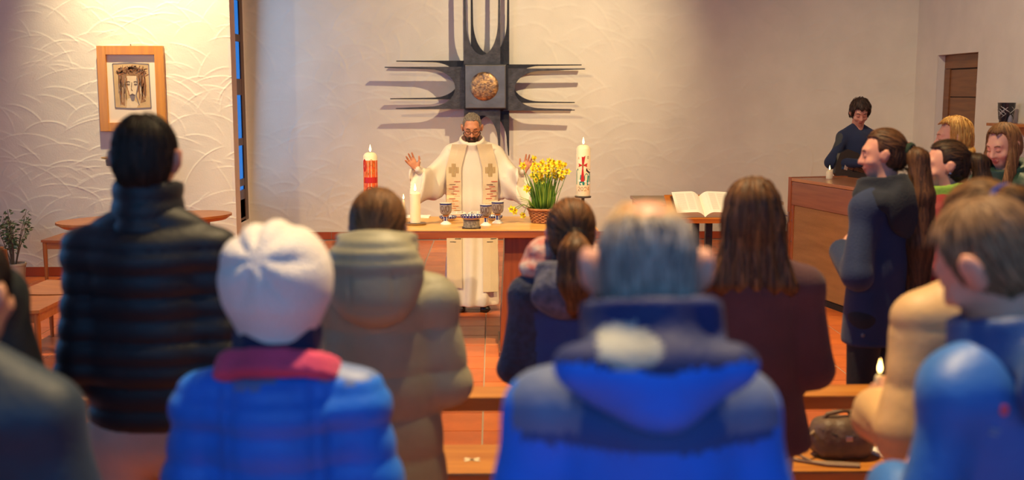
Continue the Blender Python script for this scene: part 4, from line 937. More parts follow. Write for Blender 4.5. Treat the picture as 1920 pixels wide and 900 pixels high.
    def collar(s, z0, z1, rx, ry, t=.012, y=0.0, tilt=0.0):
        """standing collar ring: list of prims (outer, minus inner)"""
        a = A3(0, s.lean+y-.012, z0); b = A3(0, s.lean+y+.005+tilt, z1)
        return econe(a, b, (rx+t, ry+t), (rx*.93+t, ry*.93+t), cap=.02), econe(a-A3(0, 0, .05), b+A3(0, 0, .05), (rx, ry), (rx*.93, ry*.93), cap=.05)
def folds(seed, amp, freq=9.0, vert=1.0):
    rg_ = np.random.RandomState(seed); K = rg_.randn(7, 3)*freq*np.array((1, 1, .55*vert)); ph = rg_.uniform(0, 6.28, 7); w = rg_.uniform(.4, 1, 7)
    return lambda P: 1.6*amp*sum(w[i]*np.sin(P @ K[i].astype(np.float32)+ph[i]+1.3*np.sin(P @ K[(i+3) % 7].astype(np.float32)*.5)) for i in range(7))/3.0
def baffle(z0, step, amp, tilt=0.0, arc=0.0):
    def f(P):
        z = P[..., 2]-z0+arc*np.abs(P[..., 0])**1.5; u = np.abs(np.sin(math.pi*z/step)); return -amp*(u**.55)+amp*.5
    return f
def flow_down(P): return np.tile(A3(0, 0, -1), (len(P), 1))
def X_at(px, py, Y): return at(px, py, Y).x
def Z_at(px, py, Y): return at(px, py, Y).z
# nylon, wool and other cloth
def cloth(name, rgb, rough=.75, sheen=.2, bump=.25, bs=120, var=.1, vs=9, **kw): return mat(name, rgb, rough, sheen=sheen*.25, bump=bump, bscale=bs, var=var, vscale=vs, **kw)

# ---- hair helpers -------------------------------------------------------
def cap_prims(p, grow=.010, nape=-.075, front=.05, crown=1.0, ears=True, line=.093):
    """skull cap hair volume minus the face, nape and ear openings"""
    p.front, p.line = front, line
    q = [(p.hell((0, -.016, .036), (.076+grow, .096+grow, .087+grow*crown)), 0, .01, 'u'), (p.hell((0, -.045, -.02), (.066+grow, .062+grow, .07+grow)), 0, .02, 'u')]
    q.append((rbox(p.hp(0, front+.1, line-.125), np.array((.13, .1, .125))*p.hs, .02, p.R), 0, .012, 's'))
    q.append((rbox(p.hp(0, -.03, nape-.1), np.array((.14, .15, .1))*p.hs, .015, p.R), 0, .012, 's'))
    if ears:
        for sg in (-1, 1): q.append((p.hell((sg*.09, .008, -.022), (.03, .034, .048)), 0, .008, 's'))
    return q
def flow_crown(p, c=(0, -.05, .125)):
    C = p.hp(*c); Dn = p.R @ A3(0, .0, -1)
    def f(P): d = P-C; return d/(np.linalg.norm(d, axis=1, keepdims=True)+1e-6)+.35*Dn
    return f

# ======================================================= robed man at the altar
pY = 9.42; pX = X_at(886, 400, pY)
hl_ = {}
pr_wr = {}
_M = (Matrix.Translation((pX, pY, 0)) @ Matrix.Rotation(-math.pi, 4, 'Z')).inverted()
for sg, (x_, y_) in ((1, (783, 318)), (-1, (981, 322))): pr_wr[sg] = np.array(_M @ at(x_, y_, 9.12), np.float32)
pr = Person(pX, pY, 1.73, 180, 'man in cream robe and embroidered stole with arms spread at the altar', tone=(206, 138, 98), pitch=24, lean=.03, res=.0065, trousers=(40, 36, 34), top=(225, 215, 195),
    wrists=pr_wr, poles={1: A3(.5, -.3, -1), -1: A3(-.5, -.3, -1)},
    hands={1: dict(dir=(.55, .1, .75), palm=(-.3, .95, .1), thumb=(-.7, .2, .75), curl=.28, spread=.6, thumb_out=.95), -1: dict(dir=(-.45, .1, .85), palm=(.3, .95, .1), thumb=(.7, .2, .7), curl=.28, spread=.6, thumb_out=.9)})
pr.face((70, 52, 40))
robe_m = cloth('cream_robe', (236, 224, 202), .8, .15, .12, 90, .04)
q = []
u = lambda p_, b=.04, m=0: q.append((p_, m, b, 'u'))
H_ = pr.h; lz = pr.lean
u(econe(A3(0, .01, .1), A3(0, .01, .95), (.225, .17), (.205, .15)), .05); u(econe(A3(0, .01, .95), A3(0, .025, 1.33), (.205, .15), (.215, .135)), .06); u(cone(pr.S[-1], pr.S[1], .075, .075), .07)
for sg in (-1, 1):
    u(cone(pr.nb+A3(sg*.03, .0, -.015), pr.S[sg], .06, .07), .05)
    E, W_ = pr.E[sg], pr.Wr[sg]; d = nrm(W_-E)
    u(econe(pr.S[sg]+A3(0, 0, -.015), E+A3(0, 0, -.05), (.085, .08), (.125, .085), side=(0, 0, 1)), .05)
    u(econe(E+A3(0, 0, -.05), W_+d*.03+A3(sg*.0, 0, -.125), (.125, .085), (.185, .075), side=(0, 0, 1), cap=.03), .05)
    q.append((econe(W_+d*.02+A3(0, 0, -.12), W_+d*.16+A3(0, 0, -.125), (.169, .056), (.21, .08), side=(0, 0, 1), cap=.02), 0, .006, 's'))
for sg in (-1, 1):
    hd_ = nrm(pr.hands[sg]['dir']); q.append((ell(pr.Wr[sg]+hd_*.1, (.085, .085, .085)), 0, .01, 's'))
co, ci_ = pr.collar(1.40, 1.495, .092, .092, .024, .02, .03)
q.append((co, 0, .025, 'u')); q.append((ci_, 0, .01, 's'))
q.append((ell(A3(0, .105, 1.39), (.1, .035, .05)), 0, .03, 'u'))
def robe_disp(P):
    th_ = np.arctan2(P[:, 0], P[:, 1]); lo_ = np.clip((1.25-P[:, 2])/1.0, 0, 1); inb = np.abs(P[:, 0]) < .27
    d = -.014*lo_*np.sin(th_*9+1.2*np.sin(P[:, 2]*2.3))*inb
    arm_ = np.clip((np.abs(P[:, 0])-.2)/.1, 0, 1); d += arm_*.010*np.sin(P[:, 0]*34+P[:, 2]*26*np.sign(P[:, 0])+1.5*np.sin(P[:, 2]*9))
    return d
ro, rf = solid('robe', q, .009, [robe_m], pr.e, disp=robe_disp, cut=lambda P: .055-P[..., 2])
rbvh = BVHTree.FromPolygons([v.co.copy() for v in ro.data.vertices], [tuple(p_.vertices) for p_ in ro.data.polygons])
def on_robe(x, z, off):
    h_ = rbvh.ray_cast(Vector((x, .8, z)), Vector((0, -1, 0)))[0]
    return Vector((x, (h_.y if h_ else .14)+off, z))
stole_m = cloth('linen_stole', (228, 206, 166), .8, .1, .3, 200, .05)
def robe_env(x, z): return max(on_robe(x+dx, z, 0).y for dx in (-.03, 0, .03))
em_cols = {'red': mat('red_thread', (196, 52, 40), .7), 'plum': mat('plum_thread', (96, 44, 48), .7), 'org': mat('orange_thread', (232, 140, 50), .7), 'yel': mat('yellow_thread', (240, 190, 70), .7), 'blk': mat('black_thread', (44, 40, 50), .7), 'gold': mat('gold_thread', (176, 146, 92), .6)}
rgp = random.Random(4)
for sg in (-1, 1):
    x0_ = lambda z: sg*(.082+.0*z); 
    zs = list(np.linspace(1.455, .225 if sg > 0 else .19, 46)); cxs = [sg*(.155 if z < 1.25 else .155-.05*(z-1.25)/.2) for z in zs]
    A_, B_ = [], []
    for z, c_ in zip(zs, cxs):
        A_.append(Vector((c_-.064, robe_env(c_-.064, z)+.006, z))); B_.append(Vector((c_+.064, robe_env(c_+.064, z)+.006, z)))
    # keep the cloth hanging straight below the chest
    for L_ in (A_, B_):
        for i in range(1, len(L_)): L_[i].y = max(L_[i].y, L_[i-1].y-.012)
    mid = [(a+b)/2+Vector((0, .006, 0)) for a, b in zip(A_, B_)]
    m = MB(); m.strip(A_, mid, (0, .004, 0)).strip(mid, B_, (0, .004, 0)); so = m.build('stole_band', stole_m, pr.e, smooth=True)
    def sy(x, z):
        i = min(range(len(zs)), key=lambda j: abs(zs[j]-z)); t = (x-A_[i].x)/(B_[i].x-A_[i].x)
        y_ = A_[i].y+(mid[i].y-A_[i].y)*t*2 if t < .5 else mid[i].y+(B_[i].y-mid[i].y)*(t*2-1); return y_+.0046
    def dash(xa, xb, z, hgt, key, name='embroidery'):
        k_ = 4; xs = np.linspace(xa, xb, k_); g_ = MB()
        g_.strip([(x, sy(x, z), z) for x in xs], [(x, sy(x, z+hgt), z+hgt) for x in xs], (0, .0015, 0)); g_.build(name, em_cols[key], so)
    c_ = sg*.155
    for dx in (-.0375, -.025, -.0125, 0, .0125, .025, .0375):                # embroidered cross of vertical bars
        hh = .026 if abs(dx) > .015 else .056; g_ = MB(); xs = (c_+dx-.0042, c_+dx+.0042)
        g_.strip([(xs[0], sy(xs[0], z), z) for z in (1.235-hh, 1.235, 1.235+hh)], [(xs[1], sy(xs[1], z), z) for z in (1.235-hh, 1.235, 1.235+hh)], (0, .0015, 0)); g_.build('embroidered_bar', em_cols['gold'], so)
    z = 1.135; j = 0
    while z > .62:
        key = 'plum' if z > 1.1 and j % 2 else ('red' if z > .98 else ('org' if z > .9 else ('yel' if z > .8 else 'blk')))
        if z <= .8 and z > .76: pass
        sh_ = (-.03, .01, -.012, .022, -.02, .006)[j % 6]+rgp.uniform(-.006, .006); xx = c_+sh_
        for b_ in range(5): dash(xx-.026+b_*.0105, xx-.026+b_*.0105+.0085, z, .006, key)
        z -= .0185 if j % 4 else .026; j += 1
hm = hair_mat('short_grey_brown', (84, 74, 66), (182, 168, 150))
make_hair('hair', cap_prims(pr, .002, -.05, .04, line=.092)+[(pr.hell((sg*.045, .075, .07), (.03, .04, .03)), 0, .01, 's') for sg in (-1, 1)], .005, hm, pr.e, flow_crown(pr), 1500, 3, .006, .0016, .0035, disp=lambda P: .002*np.sin(P @ A3(160, 90, 130))*np.sin(P @ A3(-110, 140, 90)), seed=2, p=pr)
bq = [(pr.hell((0, .055, -.08), (.046, .043, .036)), 0, .02, 'u'), (pr.hcone((-.058, .02, -.04), (-.03, .06, -.088), .016, .018), 0, .02, 'u'), (pr.hcone((.058, .02, -.04), (.03, .06, -.088), .016, .018), 0, .02, 'u'), (pr.hcone((-.024, .09, -.05), (.024, .09, -.05), .008, .008), 0, .01, 'u'),
      (pr.hell((0, .104, -.0635), (.02, .022, .009)), 0, .006, 's'), (pr.hell((0, .1, -.02), (.022, .05, .022)), 0, .01, 's')]
make_hair('beard', bq, .005, hair_mat('dark_brown_beard', (58, 38, 26), (104, 74, 52)), pr.e, flow_down, 420, 4, .006, .002, .002, seed=3)
gl = mat('black_spectacle', (24, 20, 20), .3); g_ = MB()
for sg in (-1, 1):
    pts = [pr.hp(sg*.032+.023*math.copysign(abs(math.cos(t))**.6, math.cos(t)), .104, .002+.017*math.copysign(abs(math.sin(t))**.6, math.sin(t))) for t in np.linspace(0, 2*math.pi, 25)]
    g_.tube(pts, .0021, 6, cap=False); g_.tube([pr.hp(sg*.055, .103, .008), pr.hp(sg*.078, .06, .008), pr.hp(sg*.084, -.01, .008)], .0019, 6)
g_.tube([pr.hp(-.009, .105, .006), pr.hp(0, .109, .009), pr.hp(.009, .105, .006)], .002, 6); g_.build('spectacles', gl, pr.e)

# ======================================================= man in black quilted jacket
def collar_part(p, name, m, z0, z1, rx, ry, t, res=.01, y=0, tilt=0, disp=None):
    a, b = p.collar(z0, z1, rx, ry, t, y, tilt); return solid(name, [(a, 0, 0, 'u'), (b, 0, .01, 's')], res, [m], p.e, disp=disp)
Y = 3.0; bm1 = Person(X_at(277, 400, Y), Y, 1.845, 0, 'tall short haired man in black quilted jacket seen from behind', tone=(196, 130, 104), pitch=8, trousers=(196, 172, 156), res=.01, sw=.104, ear=1.2, hs=.93, poles={-1: A3(-.6, -1, -.2), 1: A3(.6, -1, -.2)})
blk = cloth('black_nylon', (15, 17, 25), .58, .15, .15, 60, .1)
hem = Z_at(277, 790, Y)
solid('quilted_jacket', bm1.torso_prims(.018, hem, .19, .135, sleeve=.022), .0095, [blk], bm1.e, disp=lambda P: baffle(hem, .062, .011)(P)+folds(3, .0035, 16)(P), cut=lambda P: hem-P[..., 2])
collar_part(bm1, 'standing_collar', blk, 1.495, 1.635, .076, .082, .02, y=.01, disp=baffle(1.495, .05, .008))
make_hair('hair', cap_prims(bm1, .008, -.085, .05, 1.1), .008, hair_mat('dark_hair', (22, 16, 13), (58, 42, 32)), bm1.e, flow_crown(bm1), 1100, 6, .009, .003, .006, seed=5, p=bm1, tip=.001)

# ======================================================= person in white beret and blue jacket
Y = 2.3; hb = Person(X_at(522, 600, Y), Y, 1.555, 0, 'person in white knitted beret and bright blue quilted jacket from behind', tone=(208, 154, 128), pitch=5, trousers=(40, 44, 60), res=.011, sw=.12)
wool = cloth('white_wool', (226, 216, 208), .95, .5, .8, 130, .06)
ht = Z_at(520, 418, Y); hbz = Z_at(520, 630, Y); hc = hb.Hc; mz = (ht+hbz)/2
bz_ = [(ell(A3(0, -.012, mz+.012), (.12, .125, (ht-hbz)/2*.93)), 0, .02, 'u'), (econe(A3(0, -.01, hbz+.015), A3(0, -.01, hbz+.075), (.082, .092), (.1, .11)), 0, .04, 'u')]
bt = A3(-.018, -.105, Z_at(505, 482, 2.2))
def beret(P):
    a = np.arctan2(P[:, 0]-bt[0], P[:, 2]-bt[2]); r = np.sqrt((P[:, 0]-bt[0])**2+(P[:, 2]-bt[2])**2); w = np.clip(r/.03, 0, 1)*np.clip((.125-r)/.05, 0, 1)*(P[:, 1] < .03)
    return -.014*w*(np.abs(np.sin(a*3.5+.4))**.7-.6)
solid('beret', bz_, .008, [wool], hb.e, disp=beret)
bl = cloth('bright_blue_nylon', (20, 104, 206), .5, .2, .2, 50, .12); bl2 = cloth('grey_blue_sheen', (92, 112, 160), .5, .2, .2, 50, .1)
def vquilt(P):
    x, z = P[:, 0], P[:, 2]; back = P[:, 1] < .05; u1 = np.abs(np.sin(math.pi*(z-.95)/.075))**.5; sx_ = np.minimum(np.abs(np.abs(x)-.085), np.abs(np.abs(x)-.115)); seam = np.clip(1-sx_/.008, 0, 1)
    return -.008*u1+.004+.006*seam*back+.0*z
solid('quilted_jacket', hb.torso_prims(.03, .72, .215, .16, sleeve=.046, m=0), .0105, [bl, bl2], hb.e, disp=lambda P: 1.5*vquilt(P)+folds(9, .004, 14)(P), cut=lambda P: .72-P[..., 2],
      paint=lambda P, M: np.where(P[:, 2] > 1.285+.015*np.sin(P[:, 0]*30), 1, M))  # grey-blue sheen painted onto the shoulders as colour
pk = cloth('pink_collar_lining', (206, 66, 106), .8, .3, .5, 60, .25)
a_, b_ = hb.collar(1.275, 1.312, .105, .1, .036, -.01); solid('turned_collar', [(a_, 0, 0, 'u'), (b_, 0, .02, 's')], .01, [pk], hb.e, disp=folds(2, .004, 30))
nv = cloth('navy_wool', (18, 26, 62), .9, .3, .5, 90, .15)
a_, b_ = hb.collar(1.305, 1.385, .07, .075, .03); solid('scarf', [(a_, 0, 0, 'u'), (b_, 0, .02, 's')], .01, [nv], hb.e, disp=folds(6, .004, 40))
make_hair('hair', [(hb.hell((0, -.04, -.03), (.075, .06, .06)), 0, .01, 'u')], .01, hair_mat('dark_hair', 0, 0), hb.e, flow_down, 150, 5, .01, .003, .004)

# ======================================================= woman in olive hooded coat
Y = 3.35; ol = Person(X_at(710, 500, Y), Y, 1.585, 0, 'woman in long olive hooded coat with hair in a bun', tone=(208, 152, 124), pitch=10, res=.011, trousers=(50, 48, 50), sw=.118)
olm = cloth('olive_nylon', (148, 141, 114), .55, .25, .15, 60, .08)
hem = .42
solid('hooded_coat', ol.torso_prims(.045, hem, .245, .19, sleeve=.045, rs=1.05), .0105, [olm], ol.e, disp=lambda P: baffle(.22, .135, .007)(P)+folds(13, .005, 13)(P), cut=lambda P: hem-P[..., 2])
ht_, hb_ = Z_at(710, 436, Y), Z_at(710, 592, Y); hq = [(ell(A3(0, -.125, (ht_+hb_)/2+.02), (.152, .085, (ht_-hb_)/2*.95)), 0, .03, 'u'), (ell(A3(0, -.15, hb_+.075), (.11, .07, .08)), 0, .05, 'u')]
a_, b_ = ol.collar(1.34, 1.445, .085, .085, .042, -.015); hq += [(a_, 0, .05, 'u'), (b_, 0, .03, 's')]
def hoodq(P):
    x, z = P[:, 0], P[:, 2]; d = -.007*np.abs(np.sin(math.pi*(z-1.365)/.034))**.6*(z > 1.36); s1 = np.clip(1-np.abs(np.abs(x)-.062)/.006, 0, 1)*(z < 1.37)*(z > 1.245); s2 = np.clip(1-np.abs(z-1.255)/.006, 0, 1)*(np.abs(x) < .062)
    return d+.005*np.maximum(s1, s2)*(P[:, 1] < -.1)
solid('hood', hq, .0085, [olm], ol.e, disp=lambda P: hoodq(P)+folds(4, .003, 22)(P))
brn = hair_mat('chestnut_hair', (64, 38, 20), (156, 104, 56))
bun = ol.hp(0, -.105, -.05)
oq = cap_prims(ol, .014, -.13, .045, ears=False)+[(ell(bun, (.058, .042, .045)), 0, .012, 'u')]
def flow_to(p, T, w=1.0, after=None):
    def f(P):
        d = T-P; L = np.linalg.norm(d, axis=1, keepdims=True); d = d/(L+1e-6)
        if after is not None: d = np.where(L < .05, after, d)
        return d
    return f
make_hair('hair', oq, .008, brn, ol.e, flow_to(ol, bun+A3(0, -.02, 0), after=A3(1, 0, -.4)), 1000, 8, .012, .0035, .004, seed=8, p=ol)
cl = MB(); 
for t in (-1, 1): cl.tube([bun+A3(t*.045, -.03, -.012), bun+A3(t*.03, -.046, -.02), bun+A3(0, -.052, -.022)], [.006, .012, .013], 8, flat=.6)
cl.tube([bun+A3(.055, -.01, -.02), bun+A3(0, -.05, -.035), bun+A3(-.055, -.01, -.02)], .008, 8).build('hair_clip', mat('black_plastic', (14, 13, 16), .35), ol.e, smooth='full')
lo = MB()
for j in range(9):
    a = rgp.uniform(-.3, .3); lo.tube([ol.hp(-.07, -.03, -.02-.01*j*.3), ol.hp(-.1-.01*j*.5, -.05, -.04+a*.03), ol.hp(-.098-.004*j, -.06, -.09+a*.02), ol.hp(-.075, -.07, -.1)], .0022, 5)
ob_ = lo.build('loose_strands', brn, ol.e, smooth='full')

# ======================================================= woman with ponytail, dark hooded jacket, patterned scarf
Y = 3.7; pt_ = Person(X_at(1070, 450, Y), Y, 1.52, 0, 'woman with low ponytail, patterned scarf and dark navy hooded jacket', tone=(214, 142, 122), pitch=6, turn=-3, res=.011, sw=.108, trousers=(30, 32, 44))
npat = cloth('mottled_navy_cloth', (34, 40, 66), .7, .3, .6, 70, .5, 45); nsol = cloth('deep_blue_cloth', (22, 50, 108), .6, .2, .2, 60, .12)
solid('jacket', pt_.torso_prims(.028, .7, .21, .16, sleeve=.03), .0105, [npat, nsol], pt_.e, disp=folds(17, .006, 13), cut=lambda P: .7-P[..., 2], paint=lambda P, M: np.where((np.abs(P[:, 0]) < .12) & (P[:, 2] < 1.22) & (P[:, 1] < 0), 1, M))
a_, b_ = pt_.collar(1.215, 1.30, .088, .088, .045, -.02); hq = [(a_, 0, .03, 'u'), (b_, 0, .02, 's'), (ell(A3(0, -.135, 1.215), (.145, .06, .085)), 0, .05, 'u')]
hdm = cloth('grey_patterned_hood', (84, 82, 100), .8, .3, .6, 60, .45, 40)
solid('hood', hq, .009, [hdm], pt_.e, disp=folds(14, .004, 26))
sc_m = mat('red_patterned_scarf', (196, 70, 62), .9, var=.5, vscale=26, rgb2=(206, 186, 170), bump=.6, bscale=60)
solid('scarf', [(ell(A3(-.095, .035, 1.335), (.065, .085, .058)), 0, .02, 'u'), (ell(A3(-.12, .01, 1.285), (.06, .075, .045)), 0, .03, 'u'), (ell(A3(.03, .09, 1.32), (.09, .05, .05)), 0, .05, 'u')], .009, [sc_m], pt_.e, disp=folds(5, .006, 32))
tie = pt_.hp(0, -.118, .0)
ptq = cap_prims(pt_, .012, -.09, .045)+[(cone(tie, tie+A3(0, -.045, -.055), .022, .05), 0, .01, 'u'), (cone(tie+A3(0, -.045, -.055), tie+A3(0, -.065, -.15), .05, .058), 0, .03, 'u'), (cone(tie+A3(0, -.065, -.15), tie+A3(0, -.07, -.22), .056, .035), 0, .02, 'u')]
def flow_pony(T):
    def f(P):
        d = T+A3(0, .01, 0)-P; L = np.linalg.norm(d, axis=1, keepdims=True); d = d/(L+1e-6); tail = (P[:, 1:2] < T[1]+.012) & (P[:, 2:3] < T[2]+.015); return np.where(tail, A3(0, -.1, -1), d)
    return f
make_hair('hair', ptq, .008, hair_mat('brown_hair', (52, 32, 18), (146, 92, 46)), pt_.e, flow_pony(tie), 1100, 9, .012, .0035, .004, seed=12, p=pt_)
MB().tube([tie+A3(.026*math.cos(t), -.006, .02*math.sin(t)) for t in np.linspace(0, 2*math.pi, 17)], .006, 6, cap=False).build('hair_tie', mat('black_elastic', (18, 16, 18), .8), pt_.e, smooth='full')

# ======================================================= balding man in blue jacket
Y = 1.8; bm2 = Person(X_at(1212, 500, Y), Y, 1.72, 0, 'grey haired balding man in bright blue hooded jacket in the foreground', tone=(214, 150, 126), pitch=12, res=.0095, sw=.106, trousers=(50, 54, 64), ear=1.4)
b_br = cloth('cobalt_nylon', (0, 112, 232), .5, .2, .15, 50, .1); b_dk = cloth('petrol_panel', (16, 74, 140), .55, .2, .2, 50, .1); b_gr = cloth('slate_nylon', (96, 112, 152), .55, .25, .2, 50, .1)
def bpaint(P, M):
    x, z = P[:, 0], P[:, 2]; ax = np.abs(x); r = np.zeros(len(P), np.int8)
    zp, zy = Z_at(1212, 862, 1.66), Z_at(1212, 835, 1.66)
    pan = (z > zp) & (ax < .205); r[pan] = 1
    slate_zone = (z > zy+.25*(.14-np.minimum(ax, .14))) & (ax > .105+.1*np.clip(1.42-z, 0, .3)) & (ax < .222-.08*np.clip(z-1.36, 0, .1)); r[slate_zone] = 2  # slate tone over both shoulders
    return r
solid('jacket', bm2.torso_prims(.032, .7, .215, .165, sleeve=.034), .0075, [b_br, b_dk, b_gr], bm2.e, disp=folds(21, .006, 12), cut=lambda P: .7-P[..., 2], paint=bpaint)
b_nv = cloth('navy_hood_lining', (18, 36, 92), .7, .2, .3, 60, .15); b_lg = cloth('grey_hood_patch', (150, 152, 150), .7, .2, .4, 40, .25)
hz = lambda y: Z_at(1212, y, 1.64)
a_, b_ = bm2.collar(hz(690), hz(605), .088, .09, .034, -.025); hq = [(a_, 1, .02, 'u'), (ell(A3(0, -.14, hz(690)), (.15, .055, .045)), 0, .03, 'u'), (ell(A3(0, -.145, hz(735)), (.105, .05, .055)), 0, .04, 'u'), (ell(A3(0, -.145, hz(775)), (.05, .04, .03)), 0, .04, 'u'), (b_, 1, .02, 's')]
solid('hood', hq, .006, [b_br, b_nv, b_lg], bm2.e, disp=folds(23, .007, 24), paint=lambda P, M: np.where(P[:, 2] > hz(690)+.08*np.abs(P[:, 0]), np.where(((P[:, 0]+.048)/.05)**2+((P[:, 2]-hz(648))/.03)**2+.25*np.sin(P[:, 0]*90)*np.sin(P[:, 2]*110+1) < 1, 2, 1), 0).astype(np.int8))
gq = [(bm2.hell((0, -.024, .022), (.0795, .0955, .094)), 0, .01, 'u'), (bm2.hell((0, -.025, .125), (.058, .095, .06)), 0, .02, 's'), (bm2.hell((0, -.055, -.03), (.07, .058, .065)), 0, .02, 'u'), (rbox(bm2.hp(0, .15, -.05), np.array((.13, .1, .2))*bm2.hs, .02, bm2.R), 0, .02, 's')]
for sg in (-1, 1): gq.append((bm2.hell((sg*.09, .01, -.02), (.03, .04, .048)), 0, .008, 's'))
make_hair('hair', gq, .008, hair_mat('grey_hair', (104, 96, 94), (200, 186, 170)), bm2.e, flow_crown(bm2, (0, -.01, .13)), 1300, 6, .01, .0028, .007, seed=15, tip=.001)
make_hair('thin_crown_hair', [(bm2.hell((0, -.016, .036), (.0755, .0955, .0875)), 0, .01, 'u'), (rbox(bm2.hp(0, 0, -.1), np.array((.2, .2, .17))*bm2.hs, .02, bm2.R), 0, .01, 's'), (bm2.hell((0, -.05, .12), (.03, .05, .04)), 0, .02, 's')], .009, hair_mat('thin_blond_grey_hair', (186, 142, 98), (216, 184, 140)), bm2.e, flow_crown(bm2, (0, .06, .13)), 420, 7, .01, .002, .004, seed=16)

# ======================================================= woman in brown sweater
Y = 3.5; bs = Person(X_at(1408, 500, Y), Y, 1.605, 8, 'woman with loose shoulder length brown hair in dark plum sweater', tone=(208, 152, 124), pitch=6, res=.011, sw=.12, trousers=(150, 160, 185))
plum = cloth('plum_wool', (88, 54, 56), .95, .35, .4, 150, .12)
solid('sweater', bs.torso_prims(.03, .72, .235, .175, sleeve=.04, cuff=.02), .0105, [plum], bs.e, disp=folds(31, .005, 11), cut=lambda P: .72-P[..., 2])
def long_prims(p, L, w, back=.0, grow=.016, front=.03):
    zt_ = p.hp(0, 0, .0)[2]
    return cap_prims(p, grow, -.2, front, ears=False, line=.102)+[(econe(p.hp(0, -.045, .0), A3(p.Hc[0], p.nb[1]-.075, zt_-L), (.086, .055), (w, .034)), 0, .03, 'u')]
lq = long_prims(bs, .2, .125)+[(cone(A3(sg*.09, bs.nb[1]-.06, bs.Hc[2]-.2), A3(sg*.13, bs.nb[1]-.05, bs.Hc[2]-.215), .03, .018), 0, .03, 'u') for sg in (-1, 1)]
make_hair('hair', lq, .008, hair_mat('dark_chestnut_hair', (58, 34, 20), (150, 98, 54)), bs.e, flow_down, 1700, 9, .0125, .0042, .005, seed=18, p=bs, tip=.001, disp=lambda P: .005*np.sin(np.arctan2(P[:, 0]-bs.Hc[0], -(P[:, 1]-bs.Hc[1]))*16+P[:, 2]*8))

# ======================================================= girl in navy with long ponytail, facing left
Y = 4.95; ng = Person(X_at(1652, 400, Y), Y, 1.74, -42, 'girl in navy jacket with waist length ponytail standing by the organ', tone=(204, 142, 118), pitch=6, turn=-34, hs=.9, res=.0085, sw=.1, trousers=(20, 20, 24), wrists={-1: A3(-.07, .15, 1.15), 1: A3(.06, .17, 1.12)})
ng.face((60, 42, 34))
navy = cloth('navy_fleece', (24, 38, 72), .85, .3, .35, 130, .12); navyd = cloth('dark_navy_fleece', (16, 20, 34), .9, .3, .4, 130, .1)
hem = Z_at(1620, 640, Y)
solid('jacket', ng.torso_prims(.022, hem, .195, .15, sleeve=.03), .0095, [navy], ng.e, disp=folds(41, .006, 12), cut=lambda P: hem-P[..., 2])
a_, b_ = ng.collar(1.4, 1.5, .085, .088, .03, -.01); solid('hood', [(a_, 0, .03, 'u'), (b_, 0, .02, 's'), (ell(A3(0, -.125, 1.36), (.15, .055, .13)), 0, .05, 'u'), (cone(A3(-.1, .05, 1.42), A3(-.14, -.08, 1.4), .035, .04), 0, .04, 'u'), (cone(A3(.1, .05, 1.42), A3(.14, -.08, 1.4), .035, .04), 0, .04, 'u')], .009, [navyd], ng.e, disp=folds(44, .005, 20))
MB().lathe([(.011, 0), (.009, .005), (.001, .006)], 14).build('button', mat('grey_button', (90, 92, 98), .4, metal=.5), ng.e, loc=(-.17, -.03, hem+.06)).rotation_euler = (0, R_(-90), 0)
tie = ng.hp(0, -.118, .01)
tb_ = [tie, tie+A3(0, -.06, -.03), tie+A3(.0, -.085, -.2), tie+A3(0.01, -.08, -.42), tie+A3(.02, -.07, -.64), tie+A3(.03, -.06, -.78)]; tr_ = [.024, .042, .052, .062, .05, .018]
nq = cap_prims(ng, .010, -.075, .022, ears=True)+[(cone(tb_[i], tb_[i+1], tr_[i], tr_[i+1]), 0, .02, 'u') for i in range(5)]
make_hair('hair', nq, .008, hair_mat('long_brown_hair', (44, 28, 18), (120, 78, 46)), ng.e, flow_pony(tie), 1700, 12, .018, .0036, .005, seed=22, p=ng, tip=.001)
MB().tube([tie+A3(.03*math.cos(t), -.02, .026*math.sin(t)) for t in np.linspace(0, 2*math.pi, 17)], .014, 8, cap=False).build('scrunchie', cloth('dark_green_velvet', (24, 44, 28), .9), ng.e, smooth='full')

# ======================================================= girl in red jacket with green hood
Y = 5.35; rd = Person(X_at(1768, 420, Y), Y, 1.655, -58, 'girl in dark red jacket with lime green hood lining', tone=(206, 146, 124), pitch=5, turn=-22, res=.009, sw=.1, trousers=(30, 30, 36))
rd.face((66, 46, 36))
redj = cloth('dark_red_cloth', (128, 22, 26), .7, .3, .3, 90, .2); lime = mat('lime_checked_lining', (140, 176, 60), .8, var=.4, vscale=14, rgb2=(96, 130, 48), bump=.3, bscale=60)
solid('jacket', rd.torso_prims(.026, .74, .195, .155, sleeve=.03), .0105, [redj], rd.e, disp=folds(51, .006, 13), cut=lambda P: .74-P[..., 2])
a_, b_ = rd.collar(1.335, 1.425, .085, .088, .03, -.01); solid('hood', [(a_, 0, .03, 'u'), (b_, 0, .02, 's'), (ell(A3(0, -.12, 1.32), (.13, .05, .075)), 0, .05, 'u')], .009, [lime], rd.e, disp=folds(54, .006, 24))
tie = rd.hp(0, -.118, .035)
tb_ = [tie, tie+A3(0, -.05, -.02), tie+A3(.0, -.07, -.12), tie+A3(0, -.06, -.26)]; tr_ = [.022, .036, .042, .03]
make_hair('hair', cap_prims(rd, .010, -.085, .022)+[(cone(tb_[i], tb_[i+1], tr_[i], tr_[i+1]), 0, .02, 'u') for i in range(3)], .008, hair_mat('black_brown_hair', (26, 18, 15), (92, 62, 38)), rd.e, flow_pony(tie), 1100, 9, .014, .0034, .004, seed=25, p=rd)
MB().lathe([(.004, 0), (.004, .006), (.001, .008)], 8).build('earring', steel, rd.e, loc=rd.hp(-.088, -.008, -.035))

